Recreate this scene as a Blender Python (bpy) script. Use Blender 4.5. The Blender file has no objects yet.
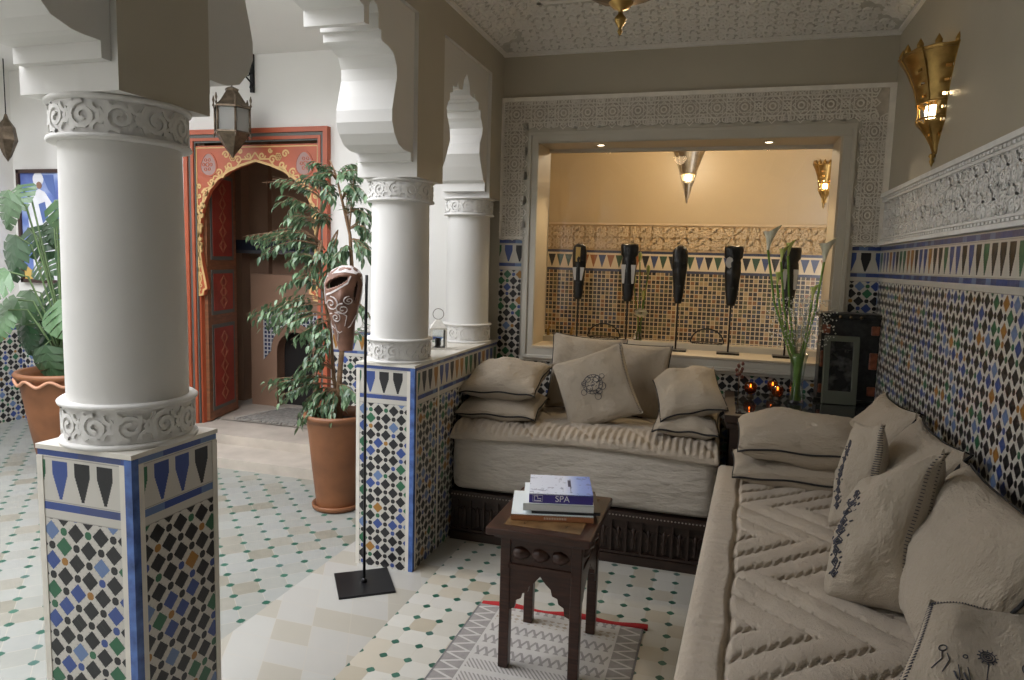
import bpy, bmesh, math, random
import numpy as np
from mathutils import Vector, Matrix
random.seed(7); rng = np.random.RandomState(7)
PI = math.pi
sc = bpy.context.scene
# ------------------------------------------------------------------ camera
F = 704.45; PITCH = -0.1118; YAW = 0.2918; ROLL = 0.0286; CZ = 1.5
fwd = Vector((-math.sin(YAW)*math.cos(PITCH), math.cos(YAW)*math.cos(PITCH), math.sin(PITCH)))
r0 = Vector((math.cos(YAW), math.sin(YAW), 0)); u0 = r0.cross(fwd)
cr = r0*math.cos(ROLL)+u0*math.sin(ROLL); cu = -r0*math.sin(ROLL)+u0*math.cos(ROLL)
cam = bpy.data.cameras.new('camera'); co = bpy.data.objects.new('camera', cam); sc.collection.objects.link(co)
co.matrix_world = Matrix(((cr.x, cu.x, -fwd.x, 0), (cr.y, cu.y, -fwd.y, 0), (cr.z, cu.z, -fwd.z, CZ), (0, 0, 0, 1)))
cam.sensor_width = 36; cam.lens = 36*F/1024; cam.clip_start = 0.05
sc.camera = co
def at(u, v, ax, val):
    """a point of the place seen at (u, v) lying on the plane axis=val"""
    d = (u-512)*cr-(v-340)*cu+F*fwd
    o = Vector((0, 0, CZ)); t = (val-o[ax])/d[ax]
    return o+d*t
# ------------------------------------------------------------------ light
sc.view_settings.view_transform = 'Standard'; sc.view_settings.look = 'None'
sc.view_settings.gamma = 1; sc.view_settings.use_curve_mapping = False
sc.view_settings.exposure = 0.0
sc.cycles.use_denoising = True
sc.cycles.max_bounces = 8; sc.cycles.diffuse_bounces = 6; sc.cycles.transparent_max_bounces = 12
sc.cycles.sample_clamp_indirect = 6; sc.cycles.caustics_reflective = False; sc.cycles.caustics_refractive = False
w = bpy.data.worlds.new('world'); sc.world = w; w.use_nodes = True
SKY = 7.0
w.node_tree.nodes['Background'].inputs[0].default_value = (0.95, 0.955, 1.0, 1)
w.node_tree.nodes['Background'].inputs[1].default_value = SKY
def lamp(name, kind, loc, energy, color, size=0.1, rot=None, **kw):
    l = bpy.data.lights.new(name, kind); o = bpy.data.objects.new(name, l); sc.collection.objects.link(o)
    o.location = loc; l.energy = energy; l.color = color
    if kind == 'AREA': l.size = size
    elif kind in ('POINT', 'SPOT'): l.shadow_soft_size = size
    if rot: o.rotation_euler = rot
    for k, v in kw.items(): setattr(l, k, v)
    return o
p_ = lamp('sky_opening_portal', 'AREA', (-3.75, 1.4, 3.75), 1, (1, 1, 1), 4.2, (0, 0, 0), shape='RECTANGLE')
p_.data.size_y = 4.2; p_.data.cycles.is_portal = True
# ------------------------------------------------------------------ geometry constants
XR, XL, YB, Y1, Y2, W = 0.79, -1.363, 4.218, 1.337, 2.974, 0.30
ZPT = 1.002; ZCAP = 1.865; ZC = 2.733; YD = 4.60; XCW = -5.84
XM = XL-W
# ------------------------------------------------------------------ node helper
class S:
    """a value socket with arithmetic"""
    def __init__(s, nt, k): s.nt = nt; s.k = k
    def op(s, o, *a, clamp=False):
        n = s.nt.nodes.new('ShaderNodeMath'); n.operation = o; n.use_clamp = clamp
        for i, q in enumerate((s,)+a):
            if isinstance(q, S): s.nt.links.new(q.k, n.inputs[i])
            else: n.inputs[i].default_value = q
        return S(s.nt, n.outputs[0])
    def __add__(s, o): return s.op('ADD', o)
    __radd__ = __add__
    def __sub__(s, o): return s.op('SUBTRACT', o)
    def __rsub__(s, o): return (s*-1.0)+o
    def __mul__(s, o): return s.op('MULTIPLY', o)
    __rmul__ = __mul__
    def __truediv__(s, o): return s.op('DIVIDE', o)
    def abs(s): return s.op('ABSOLUTE')
    def round(s): return s.op('ROUND')
    def floor(s): return s.op('FLOOR')
    def frac(s): return s.op('FRACT')
    def lt(s, o): return s.op('LESS_THAN', o)
    def gt(s, o): return s.op('GREATER_THAN', o)
    def min(s, o): return s.op('MINIMUM', o)
    def max(s, o): return s.op('MAXIMUM', o)
    def mod2(s): return (s*0.5).frac()*2.0
    def between(s, a, b): return s.gt(a)*s.lt(b)
    def pp(s, a): return s.op('PINGPONG', a)
def newmat(name):
    m = bpy.data.materials.new(name); m.use_nodes = True
    nt = m.node_tree; b = nt.nodes['Principled BSDF']
    return m, nt, b
def uvs(nt, kind='UV'):
    t = nt.nodes.new('ShaderNodeTexCoord'); x = nt.nodes.new('ShaderNodeSeparateXYZ')
    nt.links.new(t.outputs[kind], x.inputs[0])
    return [S(nt, x.outputs[i]) for i in range(3)]
def wnoise(nt, a, b, seed=0.0):
    c = nt.nodes.new('ShaderNodeCombineXYZ'); n = nt.nodes.new('ShaderNodeTexWhiteNoise')
    for i, q in enumerate((a, b, seed)):
        if isinstance(q, S): nt.links.new(q.k, c.inputs[i])
        else: c.inputs[i].default_value = q
    nt.links.new(c.outputs[0], n.inputs[0]); return S(nt, n.outputs[0])
def ramp(nt, f, stops, const=True):
    r = nt.nodes.new('ShaderNodeValToRGB'); r.color_ramp.interpolation = 'CONSTANT' if const else 'LINEAR'
    e = r.color_ramp.elements
    while len(e) < len(stops): e.new(0.5)
    for i, (p, c) in enumerate(stops): e[i].position = p; e[i].color = (*c, 1)
    nt.links.new(f.k, r.inputs[0]); return r.outputs[0]
def mix(nt, f, a, b, mode='MIX'):
    m = nt.nodes.new('ShaderNodeMix'); m.data_type = 'RGBA'; m.blend_type = mode
    for q, i in ((f, 0), (a, 6), (b, 7)):
        if isinstance(q, S): nt.links.new(q.k, m.inputs[i])
        elif isinstance(q, (int, float)): m.inputs[i].default_value = q
        elif isinstance(q, tuple): m.inputs[i].default_value = (*q, 1)
        else: nt.links.new(q, m.inputs[i])
    return m.outputs[2]
def noise(nt, scale, detail=3, kind='Object', rough=0.5, stretch=None):
    t = nt.nodes.new('ShaderNodeTexCoord'); n = nt.nodes.new('ShaderNodeTexNoise')
    n.inputs['Scale'].default_value = scale; n.inputs['Detail'].default_value = detail; n.inputs['Roughness'].default_value = rough
    src = t.outputs[kind]
    if stretch:
        mp = nt.nodes.new('ShaderNodeMapping'); mp.inputs['Scale'].default_value = stretch; nt.links.new(src, mp.inputs[0]); src = mp.outputs[0]
    nt.links.new(src, n.inputs['Vector']); return S(nt, n.outputs[0])
def bump(nt, b, h, dist=0.01, strength=0.5):
    n = nt.nodes.new('ShaderNodeBump'); n.inputs['Distance'].default_value = dist; n.inputs['Strength'].default_value = strength
    nt.links.new(h.k, n.inputs['Height']); nt.links.new(n.outputs[0], b.inputs['Normal'])
def setc(nt, b, c):
    if isinstance(c, tuple): b.inputs['Base Color'].default_value = (*c, 1)
    else: nt.links.new(c, b.inputs['Base Color'])
MATS = {}
def plain(name, col, rough=0.6, metal=0.0, var=0.0, vscale=6.0, bmp=0.0, bscale=60.0, spec=0.5, emit=None, estr=0.0, trans=0.0, stretch=None, alpha=None):
    if name in MATS: return MATS[name]
    m, nt, b = newmat(name)
    if var:
        n = noise(nt, vscale, 4, stretch=stretch)
        c2 = tuple(min(1, q*(1-var)) for q in col); c1 = tuple(min(1, q*(1+var)) for q in col)
        setc(nt, b, ramp(nt, n, [(0.3, c2), (0.7, c1)], False))
    else: setc(nt, b, col)
    b.inputs['Roughness'].default_value = rough; b.inputs['Metallic'].default_value = metal
    b.inputs['Specular IOR Level'].default_value = spec
    if bmp: bump(nt, b, noise(nt, bscale, 3, stretch=stretch), 0.004, bmp)
    if emit: b.inputs['Emission Color'].default_value = (*emit, 1); b.inputs['Emission Strength'].default_value = estr
    if trans: b.inputs['Transmission Weight'].default_value = trans; b.inputs['IOR'].default_value = 1.45
    MATS[name] = m; return m
# ------------------------------------------------------------------ colours and materials
WHITEP = plain('white_plaster', (0.69, 0.68, 0.65), 0.75, var=0.03, vscale=3, bmp=0.15, bscale=25)
COURTW = plain('courtyard_plaster', (0.74, 0.73, 0.70), 0.8, var=0.02, vscale=2)
STUCCO = plain('carved_stucco', (0.84, 0.80, 0.73), 0.8, var=0.06, vscale=20)
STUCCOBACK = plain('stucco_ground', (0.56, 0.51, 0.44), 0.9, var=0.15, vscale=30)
STUCCOW = plain('white_carved_stucco', (0.84, 0.84, 0.83), 0.8, var=0.05, vscale=20)
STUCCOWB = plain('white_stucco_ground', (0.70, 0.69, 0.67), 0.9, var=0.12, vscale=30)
KHAKI = plain('khaki_tadelakt', (0.46, 0.425, 0.345), 0.55, var=0.05, vscale=2.5, bmp=0.1, bscale=12)
CASING = plain('casing_paint', (0.55, 0.52, 0.45), 0.5)
CEILP = plain('ceiling_plaster', (0.66, 0.66, 0.65), 0.8)
BATHW = plain('ochre_tadelakt', (0.55, 0.43, 0.25), 0.35, var=0.06, vscale=1.5)
ROOMW = plain('rose_tadelakt', (0.27, 0.165, 0.11), 0.5, var=0.1, vscale=2)
WOOD = plain('dark_carved_wood', (0.026, 0.013, 0.008), 0.5, var=0.4, vscale=9, stretch=(1, 1, 6))
WOODR = plain('brown_table_wood', (0.042, 0.016, 0.009), 0.3, var=0.4, vscale=14, stretch=(1, 1, 8))
BLACK = plain('ebony', (0.012, 0.011, 0.010), 0.3, bmp=0.4, bscale=40)
IRON = plain('black_iron', (0.02, 0.02, 0.022), 0.35, metal=0.6)
BRASS = plain('brass', (0.42, 0.27, 0.09), 0.35, metal=1.0, var=0.2, vscale=30)
OLDBRASS = plain('aged_brass', (0.13, 0.10, 0.07), 0.45, metal=0.8, var=0.35, vscale=25)
TERRA = plain('terracotta', (0.20, 0.078, 0.030), 0.5, var=0.25, vscale=5, bmp=0.2, bscale=12)
TERRAD = plain('terracotta_slip', (0.55, 0.28, 0.17), 0.5)
SOIL = plain('potting_soil', (0.05, 0.035, 0.025), 0.95, bmp=1.0, bscale=60)
DOORO = plain('door_orange_paint', (0.37, 0.08, 0.032), 0.45, var=0.12, vscale=6)
DOORR = plain('door_red_paint', (0.27, 0.03, 0.018), 0.5, var=0.2, vscale=8)
DOORY = plain('door_yellow_paint', (0.56, 0.37, 0.15), 0.55)
DOORG = plain('door_grey_paint', (0.10, 0.11, 0.10), 0.55)
DOORM = plain('door_mauve_paint', (0.30, 0.19, 0.17), 0.55)
DOORB = plain('door_brown_wood', (0.20, 0.075, 0.03), 0.45, var=0.25, vscale=9, stretch=(1, 1, 5))
BARK = plain('bark', (0.22, 0.13, 0.07), 0.85, var=0.3, vscale=30)
PIPE = plain('dark_piping', (0.018, 0.017, 0.018), 0.8)
THREAD = plain('dark_thread', (0.06, 0.06, 0.075), 0.8)
STONE = plain('pale_stone_step', (0.46, 0.41, 0.35), 0.5, var=0.15, vscale=5)
GLASSP = plain('clear_glass', (0.95, 0.97, 0.96), 0.02, trans=1.0)
BLUET = plain('blue_glazed_strip', (0.06, 0.12, 0.33), 0.25, var=0.45, vscale=22)
CREAMT = plain('cream_glazed_tile', (0.66, 0.63, 0.56), 0.3, var=0.06, vscale=20)
MARBLE = plain('cream_marble', (0.62, 0.55, 0.44), 0.25, var=0.1, vscale=4)
def linen(name, col, quilt=False):
    m, nt, b = newmat(name)
    n = noise(nt, 3, 4); c = ramp(nt, n, [(0.3, tuple(q*0.92 for q in col)), (0.7, tuple(q*1.06 for q in col))], False)
    setc(nt, b, c); b.inputs['Roughness'].default_value = 0.95; b.inputs['Specular IOR Level'].default_value = 0.1
    b.inputs['Sheen Weight'].default_value = 0.15
    x, y, z = uvs(nt, 'Object')
    weave = ((x*2200.0).op('SINE')*(y*2200.0).op('SINE'))*0.12
    cr_ = noise(nt, 9, 5, rough=0.6, stretch=(1, 1, 3))
    cw = noise(nt, 260, 2, stretch=(1, .25, 1))
    bump(nt, b, cr_*1.4+cw*.12+weave*0.2, 0.03, 0.75); return m
LINEN = linen('oatmeal_linen', (0.45, 0.385, 0.30))
LINEND = linen('oatmeal_linen_quilt', (0.50, 0.43, 0.345))
LINENG = linen('grey_linen_cover', (0.56, 0.51, 0.44))
def zellige(name, ztop, glow=1.0, a=0.04, ph=(-1.587, 0.737), merl=True):
    m, nt, b = newmat(name)
    u, v, _ = uvs(nt); d = ztop-v
    WT = (0.54, 0.52, 0.47); BK = (0.018, 0.018, 0.020); BL = (0.045, 0.08, 0.26); LB = (0.13, 0.20, 0.37); GR = (0.03, 0.13, 0.065); OC = (0.33, 0.16, 0.035)
    p = (u-ph[0])/a; q = (v-ph[1])/a; P = p.round(); Q = q.round(); fx = (p-P).abs(); fy = (q-Q).abs()
    par = ((P+Q).mod2()-1.0).abs().lt(0.5)   # 1 where a small tile stands
    A_ = (p+q)*0.5; B_ = (p-q)*0.5; AR = A_.round(); BR = B_.round()
    big = (A_-AR).abs().max((B_-BR).abs()).lt(0.33); dot = (fx.max(fy)).lt(0.26)*(fx+fy).lt(0.38)*par
    kz = wnoise(nt, AR, BR, 1.3)
    cc = ramp(nt, kz, [(0, BK), (0.56, BL), (0.70, LB), (0.82, GR), (0.94, OC)])
    cd = ramp(nt, wnoise(nt, P, Q, 4.1), [(0, BK), (0.62, BL), (0.80, GR), (0.92, OC)])
    grout = ((fx-0.5).abs().lt(0.035)*fy.lt(0.28)+(fy-0.5).abs().lt(0.035)*fx.lt(0.28)).min(1.0)
    wvar = wnoise(nt, (p+q).floor(), (p-q).floor(), 2.0)
    wt = mix(nt, wvar*0.5, WT, (0.52, 0.50, 0.46))
    col = mix(nt, grout*0.6, wt, (0.25, 0.24, 0.22)); col = mix(nt, big, col, cc); col = mix(nt, dot, col, cd)
    if merl:
        t = (d-0.040)/0.100; mm = (u+1.591)/0.072; M = mm.round(); fm = (mm-M).abs()
        tq = (t*13.0).floor()/13.0; hw = (0.345-(tq-0.30).max(0.0)*0.44).min(0.345)
        inm = fm.lt(hw)*t.between(0.0, 1.0)
        mc = ramp(nt, wnoise(nt, M, 3.0, 0.7), [(0, BK), (0.27, BL), (0.5, GR), (0.74, OC)])
        st = mix(nt, inm, WT, mc)
        blu = (d.between(0.008, 0.028)+d.between(0.150, 0.170)).min(1.0)
        bt = ramp(nt, wnoise(nt, (u/0.045).floor(), 9.0, 0.2), [(0, BL), (0.4, LB), (0.7, (0.06, 0.08, 0.20))])
        st = mix(nt, blu, st, bt)
        jl = (d-0.032).abs().lt(0.0012)+(d-0.147).abs().lt(0.0012)+(d-0.193).abs().lt(0.0015)
        st = mix(nt, jl.min(1.0)*0.6, st, (0.2, 0.19, 0.17))
        col = mix(nt, d.lt(0.194), col, st)
    setc(nt, b, col); b.inputs['Roughness'].default_value = 0.28; b.inputs['Specular IOR Level'].default_value = 0.4
    bump(nt, b, wvar*0.3+noise(nt, 30, 2)*1.0, 0.002, 0.35)
    return m
ZPIER = zellige('zellige_low', ZPT); ZWALL = zellige('zellige_high', 1.637); ZCOURT = zellige('zellige_courtyard', 0.96, a=0.045)
def mosaic():
    m, nt, b = newmat('small_square_mosaic'); u, v, _ = uvs(nt); c = 0.041
    p = u/c; q = v/c; fx = (p.frac()-0.5).abs(); fy = (q.frac()-0.5).abs(); P = p.floor(); Q = q.floor()
    tile = fx.max(fy).lt(0.40)
    cc = ramp(nt, wnoise(nt, P, Q, 5.0), [(0, (0.03, 0.025, 0.02)), (0.5, (0.10, 0.09, 0.04)), (0.68, (0.22, 0.10, 0.03)), (0.8, (0.05, 0.06, 0.08)), (0.90, (0.36, 0.26, 0.12))])
    col = mix(nt, tile, (0.58, 0.47, 0.29), cc)
    t = (1.585-v)/0.12; mm = u/0.085; M = mm.round(); fm = (mm-M).abs()
    inm = fm.lt((0.45-t*0.42))*t.between(0.0, 1.0)
    st = mix(nt, inm, (0.66, 0.55, 0.36), ramp(nt, wnoise(nt, M, 3.0, 0.7), [(0, (0.03, 0.03, 0.03)), (0.3, (0.06, 0.08, 0.16)), (0.55, (0.05, 0.09, 0.05)), (0.75, (0.3, 0.12, 0.04))]))
    st = mix(nt, (v.gt(1.605)+v.between(1.425, 1.45)).min(1.0), st, (0.05, 0.06, 0.10))
    col = mix(nt, v.gt(1.425), col, st)
    setc(nt, b, col); b.inputs['Roughness'].default_value = 0.3; return m
MOSAIC = mosaic()
def floor_tiles(name, pitch, dot, rot, ox, oy, tones, join=0.5):
    m, nt, b = newmat(name); x, y, _ = uvs(nt, 'Object')
    c, s = math.cos(rot), math.sin(rot); X = (x-ox)*c+(y-oy)*s; Y = (y-oy)*c-(x-ox)*s
    p = X/pitch; q = Y/pitch; fx = (p-p.round()).abs(); fy = (q-q.round()).abs()
    d = (fx+fy).lt(dot)*(fx.max(fy)).lt(dot*0.8)
    base = ramp(nt, wnoise(nt, p.floor(), q.floor(), 1.0), tones)
    vn = noise(nt, 14, 4); base = mix(nt, vn*0.30, base, (0.42, 0.39, 0.33))
    base = mix(nt, (fx.min(fy)).lt(0.013)*join, base, (0.42, 0.38, 0.31))
    gcol = ramp(nt, wnoise(nt, p.round(), q.round(), 2.0), [(0, (0.02, 0.09, 0.06)), (0.5, (0.035, 0.125, 0.085)), (0.85, (0.05, 0.12, 0.10))])
    setc(nt, b, mix(nt, d, base, gcol)); b.inputs['Roughness'].default_value = 0.32
    bump(nt, b, noise(nt, 12, 2), 0.004, 0.25); return m
FT = [(0, (0.47, 0.455, 0.40)), (0.35, (0.52, 0.51, 0.46)), (0.6, (0.44, 0.40, 0.32)), (0.72, (0.50, 0.49, 0.45)), (0.9, (0.37, 0.33, 0.25))]
FLOORS = floor_tiles('salon_floor_tiles', 0.1014, 0.20, 0, -1.16, 2.995, FT)
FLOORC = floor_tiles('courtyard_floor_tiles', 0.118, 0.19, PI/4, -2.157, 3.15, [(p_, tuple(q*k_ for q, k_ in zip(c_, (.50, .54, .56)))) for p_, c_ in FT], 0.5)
def marble_strip():
    m, nt, b = newmat('threshold_tiles'); x, y, _ = uvs(nt, 'Object')
    r = (y/0.14).floor(); xx = x+(y*0.5)
    base = ramp(nt, wnoise(nt, (xx/0.17).floor(), r, 1.0), [(0, (0.36, 0.35, 0.32)), (0.4, (0.33, 0.31, 0.26)), (0.7, (0.37, 0.365, 0.335))])
    j = (((xx/0.17).frac()-0.5).abs().gt(0.492)+((y/0.14).frac()-0.5).abs().gt(0.49)).min(1.0)
    setc(nt, b, mix(nt, j*0.5, base, (0.42, 0.37, 0.3))); b.inputs['Roughness'].default_value = 0.35; return m
FLOORM = marble_strip()
# ------------------------------------------------------------------ mesh builder
class MB:
    def __init__(s): s.v = []; s.f = []; s.mi = []; s.sm = []
    def add(s, vs, fs, mi=0, smooth=False):
        o = len(s.v); s.v += [tuple(q) for q in vs]; s.f += [tuple(i+o for i in f) for f in fs]
        s.mi += [mi]*len(fs); s.sm += [smooth]*len(fs); return s
    def box(s, x0, x1, y0, y1, z0, z1, mi=0, M=None):
        vs = [Vector((x, y, z)) for x in (x0, x1) for y in (y0, y1) for z in (z0, z1)]
        if M: vs = [M @ q for q in vs]
        return s.add(vs, [(0, 1, 3, 2), (4, 6, 7, 5), (0, 4, 5, 1), (2, 3, 7, 6), (0, 2, 6, 4), (1, 5, 7, 3)], mi)
    def quad(s, a, b, c, d, mi=0): return s.add([a, b, c, d], [(0, 1, 2, 3)], mi)
    def prism(s, poly, fn, h0, h1, mi=0, caps=True):
        """poly = 2-D outline, fn(a, b, h) -> point"""
        n = len(poly); vs = [fn(a, b, h0) for a, b in poly]+[fn(a, b, h1) for a, b in poly]
        fs = [(i, (i+1) % n, (i+1) % n+n, i+n) for i in range(n)]
        s.add(vs, fs, mi)
        if caps:
            from mathutils.geometry import tessellate_polygon
            tr = tessellate_polygon([[Vector((a, b, 0)) for a, b in poly]])
            s.add(vs[:n], [tuple(t) for t in tr], mi); s.add(vs[n:], [tuple(reversed(t)) for t in tr], mi)
        return s
    def lathe(s, prof, c=(0, 0, 0), n=32, mi=0, smooth=True, cap=True, M=None):
        vs = []; c = Vector(c)
        for r, z in prof:
            for k in range(n):
                a = 2*PI*k/n; q = Vector((r*math.cos(a), r*math.sin(a), z))
                vs.append((M @ q if M else q)+c)
        fs = []
        for j in range(len(prof)-1):
            for k in range(n):
                k2 = (k+1) % n; fs.append((j*n+k, j*n+k2, (j+1)*n+k2, (j+1)*n+k))
        s.add(vs, fs, mi, smooth)
        if cap:
            if prof[0][0] > 1e-5: s.add(vs[:n], [tuple(reversed(range(n)))], mi)
            if prof[-1][0] > 1e-5: s.add(vs[-n:], [tuple(range(n))], mi)
        return s
    def tube(s, pts, r, n=6, mi=0, closed=False, cap=True):
        pts = [Vector(p) for p in pts]; m = len(pts); rs = r if isinstance(r, (list, tuple)) else [r]*m
        vs = []; prev = None
        for i, p in enumerate(pts):
            a = pts[i-1] if (i or closed) else pts[0]; b = pts[(i+1) % m] if (i < m-1 or closed) else pts[-1]
            t = (b-a); t = t.normalized() if t.length > 1e-9 else Vector((0, 0, 1))
            if prev is None: nn = t.orthogonal().normalized()
            else:
                nn = prev-t*prev.dot(t); nn = nn.normalized() if nn.length > 1e-6 else t.orthogonal().normalized()
            prev = nn; bb = t.cross(nn)
            for k in range(n):
                an = 2*PI*k/n; vs.append(p+(nn*math.cos(an)+bb*math.sin(an))*rs[i])
        fs = []
        for i in range(m if closed else m-1):
            j = (i+1) % m
            for k in range(n): k2 = (k+1) % n; fs.append((i*n+k, i*n+k2, j*n+k2, j*n+k))
        s.add(vs, fs, mi, True)
        if cap and not closed: s.add(vs[:n], [tuple(reversed(range(n)))], mi); s.add(vs[-n:], [tuple(range(n))], mi)
        return s
    def ribbon(s, pts, wd, ht, fn, closed=False, mi=0):
        """raised flat line on a surface, fn(a, b, h) -> point"""
        n = len(pts); P = [Vector((p[0], p[1])) for p in pts]; L = []
        for i in range(n):
            a = P[i-1] if (i or closed) else P[0]; b = P[(i+1) % n] if (i < n-1 or closed) else P[-1]
            t = b-a
            if t.length < 1e-9: t = Vector((1, 0))
            t.normalize(); nr = Vector((-t.y, t.x))*wd/2
            L.append((P[i]+nr, P[i]-nr))
        vs = []
        for a, b in L: vs += [fn(a.x, a.y, 0), fn(a.x, a.y, ht), fn(b.x, b.y, ht), fn(b.x, b.y, 0)]
        fs = []
        for i in range(n if closed else n-1):
            j = (i+1) % n
            for k in range(3): fs.append((i*4+k, i*4+k+1, j*4+k+1, j*4+k))
        return s.add(vs, fs, mi)
    def build(s, name, mats, parent=None, boxuv=True, bev=0, loc=None):
        me = bpy.data.meshes.new(name); me.from_pydata(s.v, [], s.f)
        mats = mats if isinstance(mats, (list, tuple)) else [mats]
        for m in mats: me.materials.append(m)
        me.polygons.foreach_set('material_index', s.mi); me.polygons.foreach_set('use_smooth', s.sm)
        me.update()
        if boxuv and len(s.f) < 60000:
            uv = me.uv_layers.new(name='UVMap').data
            for p in me.polygons:
                n = p.normal
                ax = 0 if abs(n.x) > max(abs(n.y), abs(n.z)) else (1 if abs(n.y) > abs(n.z) else 2)
                for li in p.loop_indices:
                    c = me.vertices[me.loops[li].vertex_index].co
                    uv[li].uv = (c.y, c.z) if ax == 0 else ((c.x, c.z) if ax == 1 else (c.x, c.y))
        bm = bmesh.new(); bm.from_mesh(me); bmesh.ops.remove_doubles(bm, verts=bm.verts, dist=1e-5); bmesh.ops.recalc_face_normals(bm, faces=bm.faces); bm.to_mesh(me); bm.free()
        o = bpy.data.objects.new(name, me); sc.collection.objects.link(o)
        if parent: o.parent = parent; 
        if loc: o.location = loc
        if bev:
            b = o.modifiers.new('bevel', 'BEVEL'); b.width = bev; b.segments = 2; b.limit_method = 'ANGLE'
        return o
def tag(o, label=None, cat=None, group=None, kind=None):
    if label: o['label'] = label
    if cat: o['category'] = cat
    if group: o['group'] = group
    if kind: o['kind'] = kind
    return o
def thing(name, label, cat, loc=(0, 0, 0), group=None, rz=0):
    o = bpy.data.objects.new(name, None); sc.collection.objects.link(o); o.location = loc; o.rotation_euler = (0, 0, rz)
    o.empty_display_size = 0.1
    return tag(o, label, cat, group)
def struct(mb, name, mats, parent=None, label=None, **k):
    o = mb.build(name, mats, parent, **k)
    if not parent: o['kind'] = 'structure'
    if label: o['label'] = label
    return o
def arc(cx, cy, r, a0, a1, n):
    return [(cx+r*math.cos(a0+(a1-a0)*i/(n-1)), cy+r*math.sin(a0+(a1-a0)*i/(n-1))) for i in range(n)]
def circ(cx, cy, r, n=12): return arc(cx, cy, r, 0, 2*PI*(n-1)/n, n)
def spiral(cx, cy, r, turns, a0=0, n=22, hand=1):
    return [(cx+r*(1-0.85*i/(n-1))*math.cos(a0+hand*turns*2*PI*i/(n-1)), cy+r*(1-0.85*i/(n-1))*math.sin(a0+hand*turns*2*PI*i/(n-1))) for i in range(n)]
# ------------------------------------------------------------------ stucco ornament
def star_cell(mb, cx, cy, c, fn, wd, ht, mi=0):
    R = c*0.47
    for a0 in (0, PI/4):
        mb.ribbon([(cx+R*math.cos(a0+k*PI/2), cy+R*math.sin(a0+k*PI/2)) for k in range(4)], wd, ht, fn, True, mi)
    mb.ribbon(circ(cx, cy, c*0.13, 8), wd, ht*1.2, fn, True, mi)
    for k in range(8):
        a = k*PI/4+PI/8; mb.ribbon([(cx+c*.16*math.cos(a), cy+c*.16*math.sin(a)), (cx+c*.33*math.cos(a), cy+c*.33*math.sin(a))], wd, ht, fn, False, mi)
    for sx in (-1, 1):
        for sy in (-1, 1):
            mb.ribbon([(cx+sx*c*.5, cy+sy*c*.36), (cx+sx*c*.36, cy+sy*c*.5)], wd, ht, fn, False, mi)
            mb.ribbon(circ(cx+sx*c*.42, cy+sy*c*.42, c*.06, 6), wd*.8, ht, fn, True, mi)
def vine_cell(mb, cx, cy, c, fn, wd, ht, mi=0, hand=1):
    mb.ribbon(spiral(cx-c*.22, cy+c*.2, c*.22, 1.4, 0, 16, hand), wd, ht, fn, False, mi)
    mb.ribbon(spiral(cx+c*.22, cy-c*.2, c*.22, 1.4, PI, 16, hand), wd, ht, fn, False, mi)
    mb.ribbon(spiral(cx+c*.24, cy+c*.24, c*.17, 1.2, PI/2, 12, -hand), wd, ht, fn, False, mi)
    mb.ribbon(spiral(cx-c*.24, cy-c*.24, c*.17, 1.2, -PI/2, 12, -hand), wd, ht, fn, False, mi)
    mb.ribbon([(cx-c*.5, cy), (cx, cy+c*.12), (cx+c*.5, cy)], wd, ht, fn, False, mi)
    mb.ribbon([(cx, cy-c*.5), (cx-c*.1, cy), (cx, cy+c*.5)], wd, ht, fn, False, mi)
# ================================================================== SETTING
fl = MB().quad((XL+.107, -2, 0), (XR+.2, -2, 0), (XR+.2, YB+.1, 0), (XL+.107, YB+.1, 0)).quad((XL+.107, -2, -.1), (XR+.2, -2, -.1), (XR+.2, YB+.1, -.1), (XL+.107, YB+.1, -.1))
struct(fl, 'floor', FLOORS)
struct(MB().box(-1.80, XL+.107, -2, YB+.1, -.1, 0), 'floor_threshold', FLOORM)
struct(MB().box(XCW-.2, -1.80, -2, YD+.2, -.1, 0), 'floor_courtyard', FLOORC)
struct(MB().box(-4.9, -1.80, 4.02, YD+.16, 0, .07).box(-4.9, -1.80, 4.34, YD+.16, .07, .14), 'trim_1', STONE, label='two low pale stone steps before the painted door')
# walls of the salon
# back wall with the niche opening
NX0, NX1, NZ0, NZ1, YG = -1.1355, 0.5423, 0.982, 2.2175, 4.52
bw = MB()
for x0, x1, z0, z1 in ((XM, NX0-.01, 0, 3.6), (NX1+.01, XR+.1, 0, 3.6), (NX0-.01, NX1+.01, 0, NZ0-.01), (NX0-.01, NX1+.01, NZ1+.01, 3.6)):
    bw.box(x0, x1, YB, YG+.06, z0, z1)
struct(bw, 'wall_back', KHAKI)
# tile skin on the back wall
tb = MB()
tb.box(XL, -1.21, YB-.006, YB, 0, 1.637).box(.638, XR, YB-.006, YB, 0, 1.637).box(-1.21, .638, YB-.006, YB, 0, .89)
struct(tb, 'trim_2', ZWALL, label='zellige tile dado on the back wall')
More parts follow.
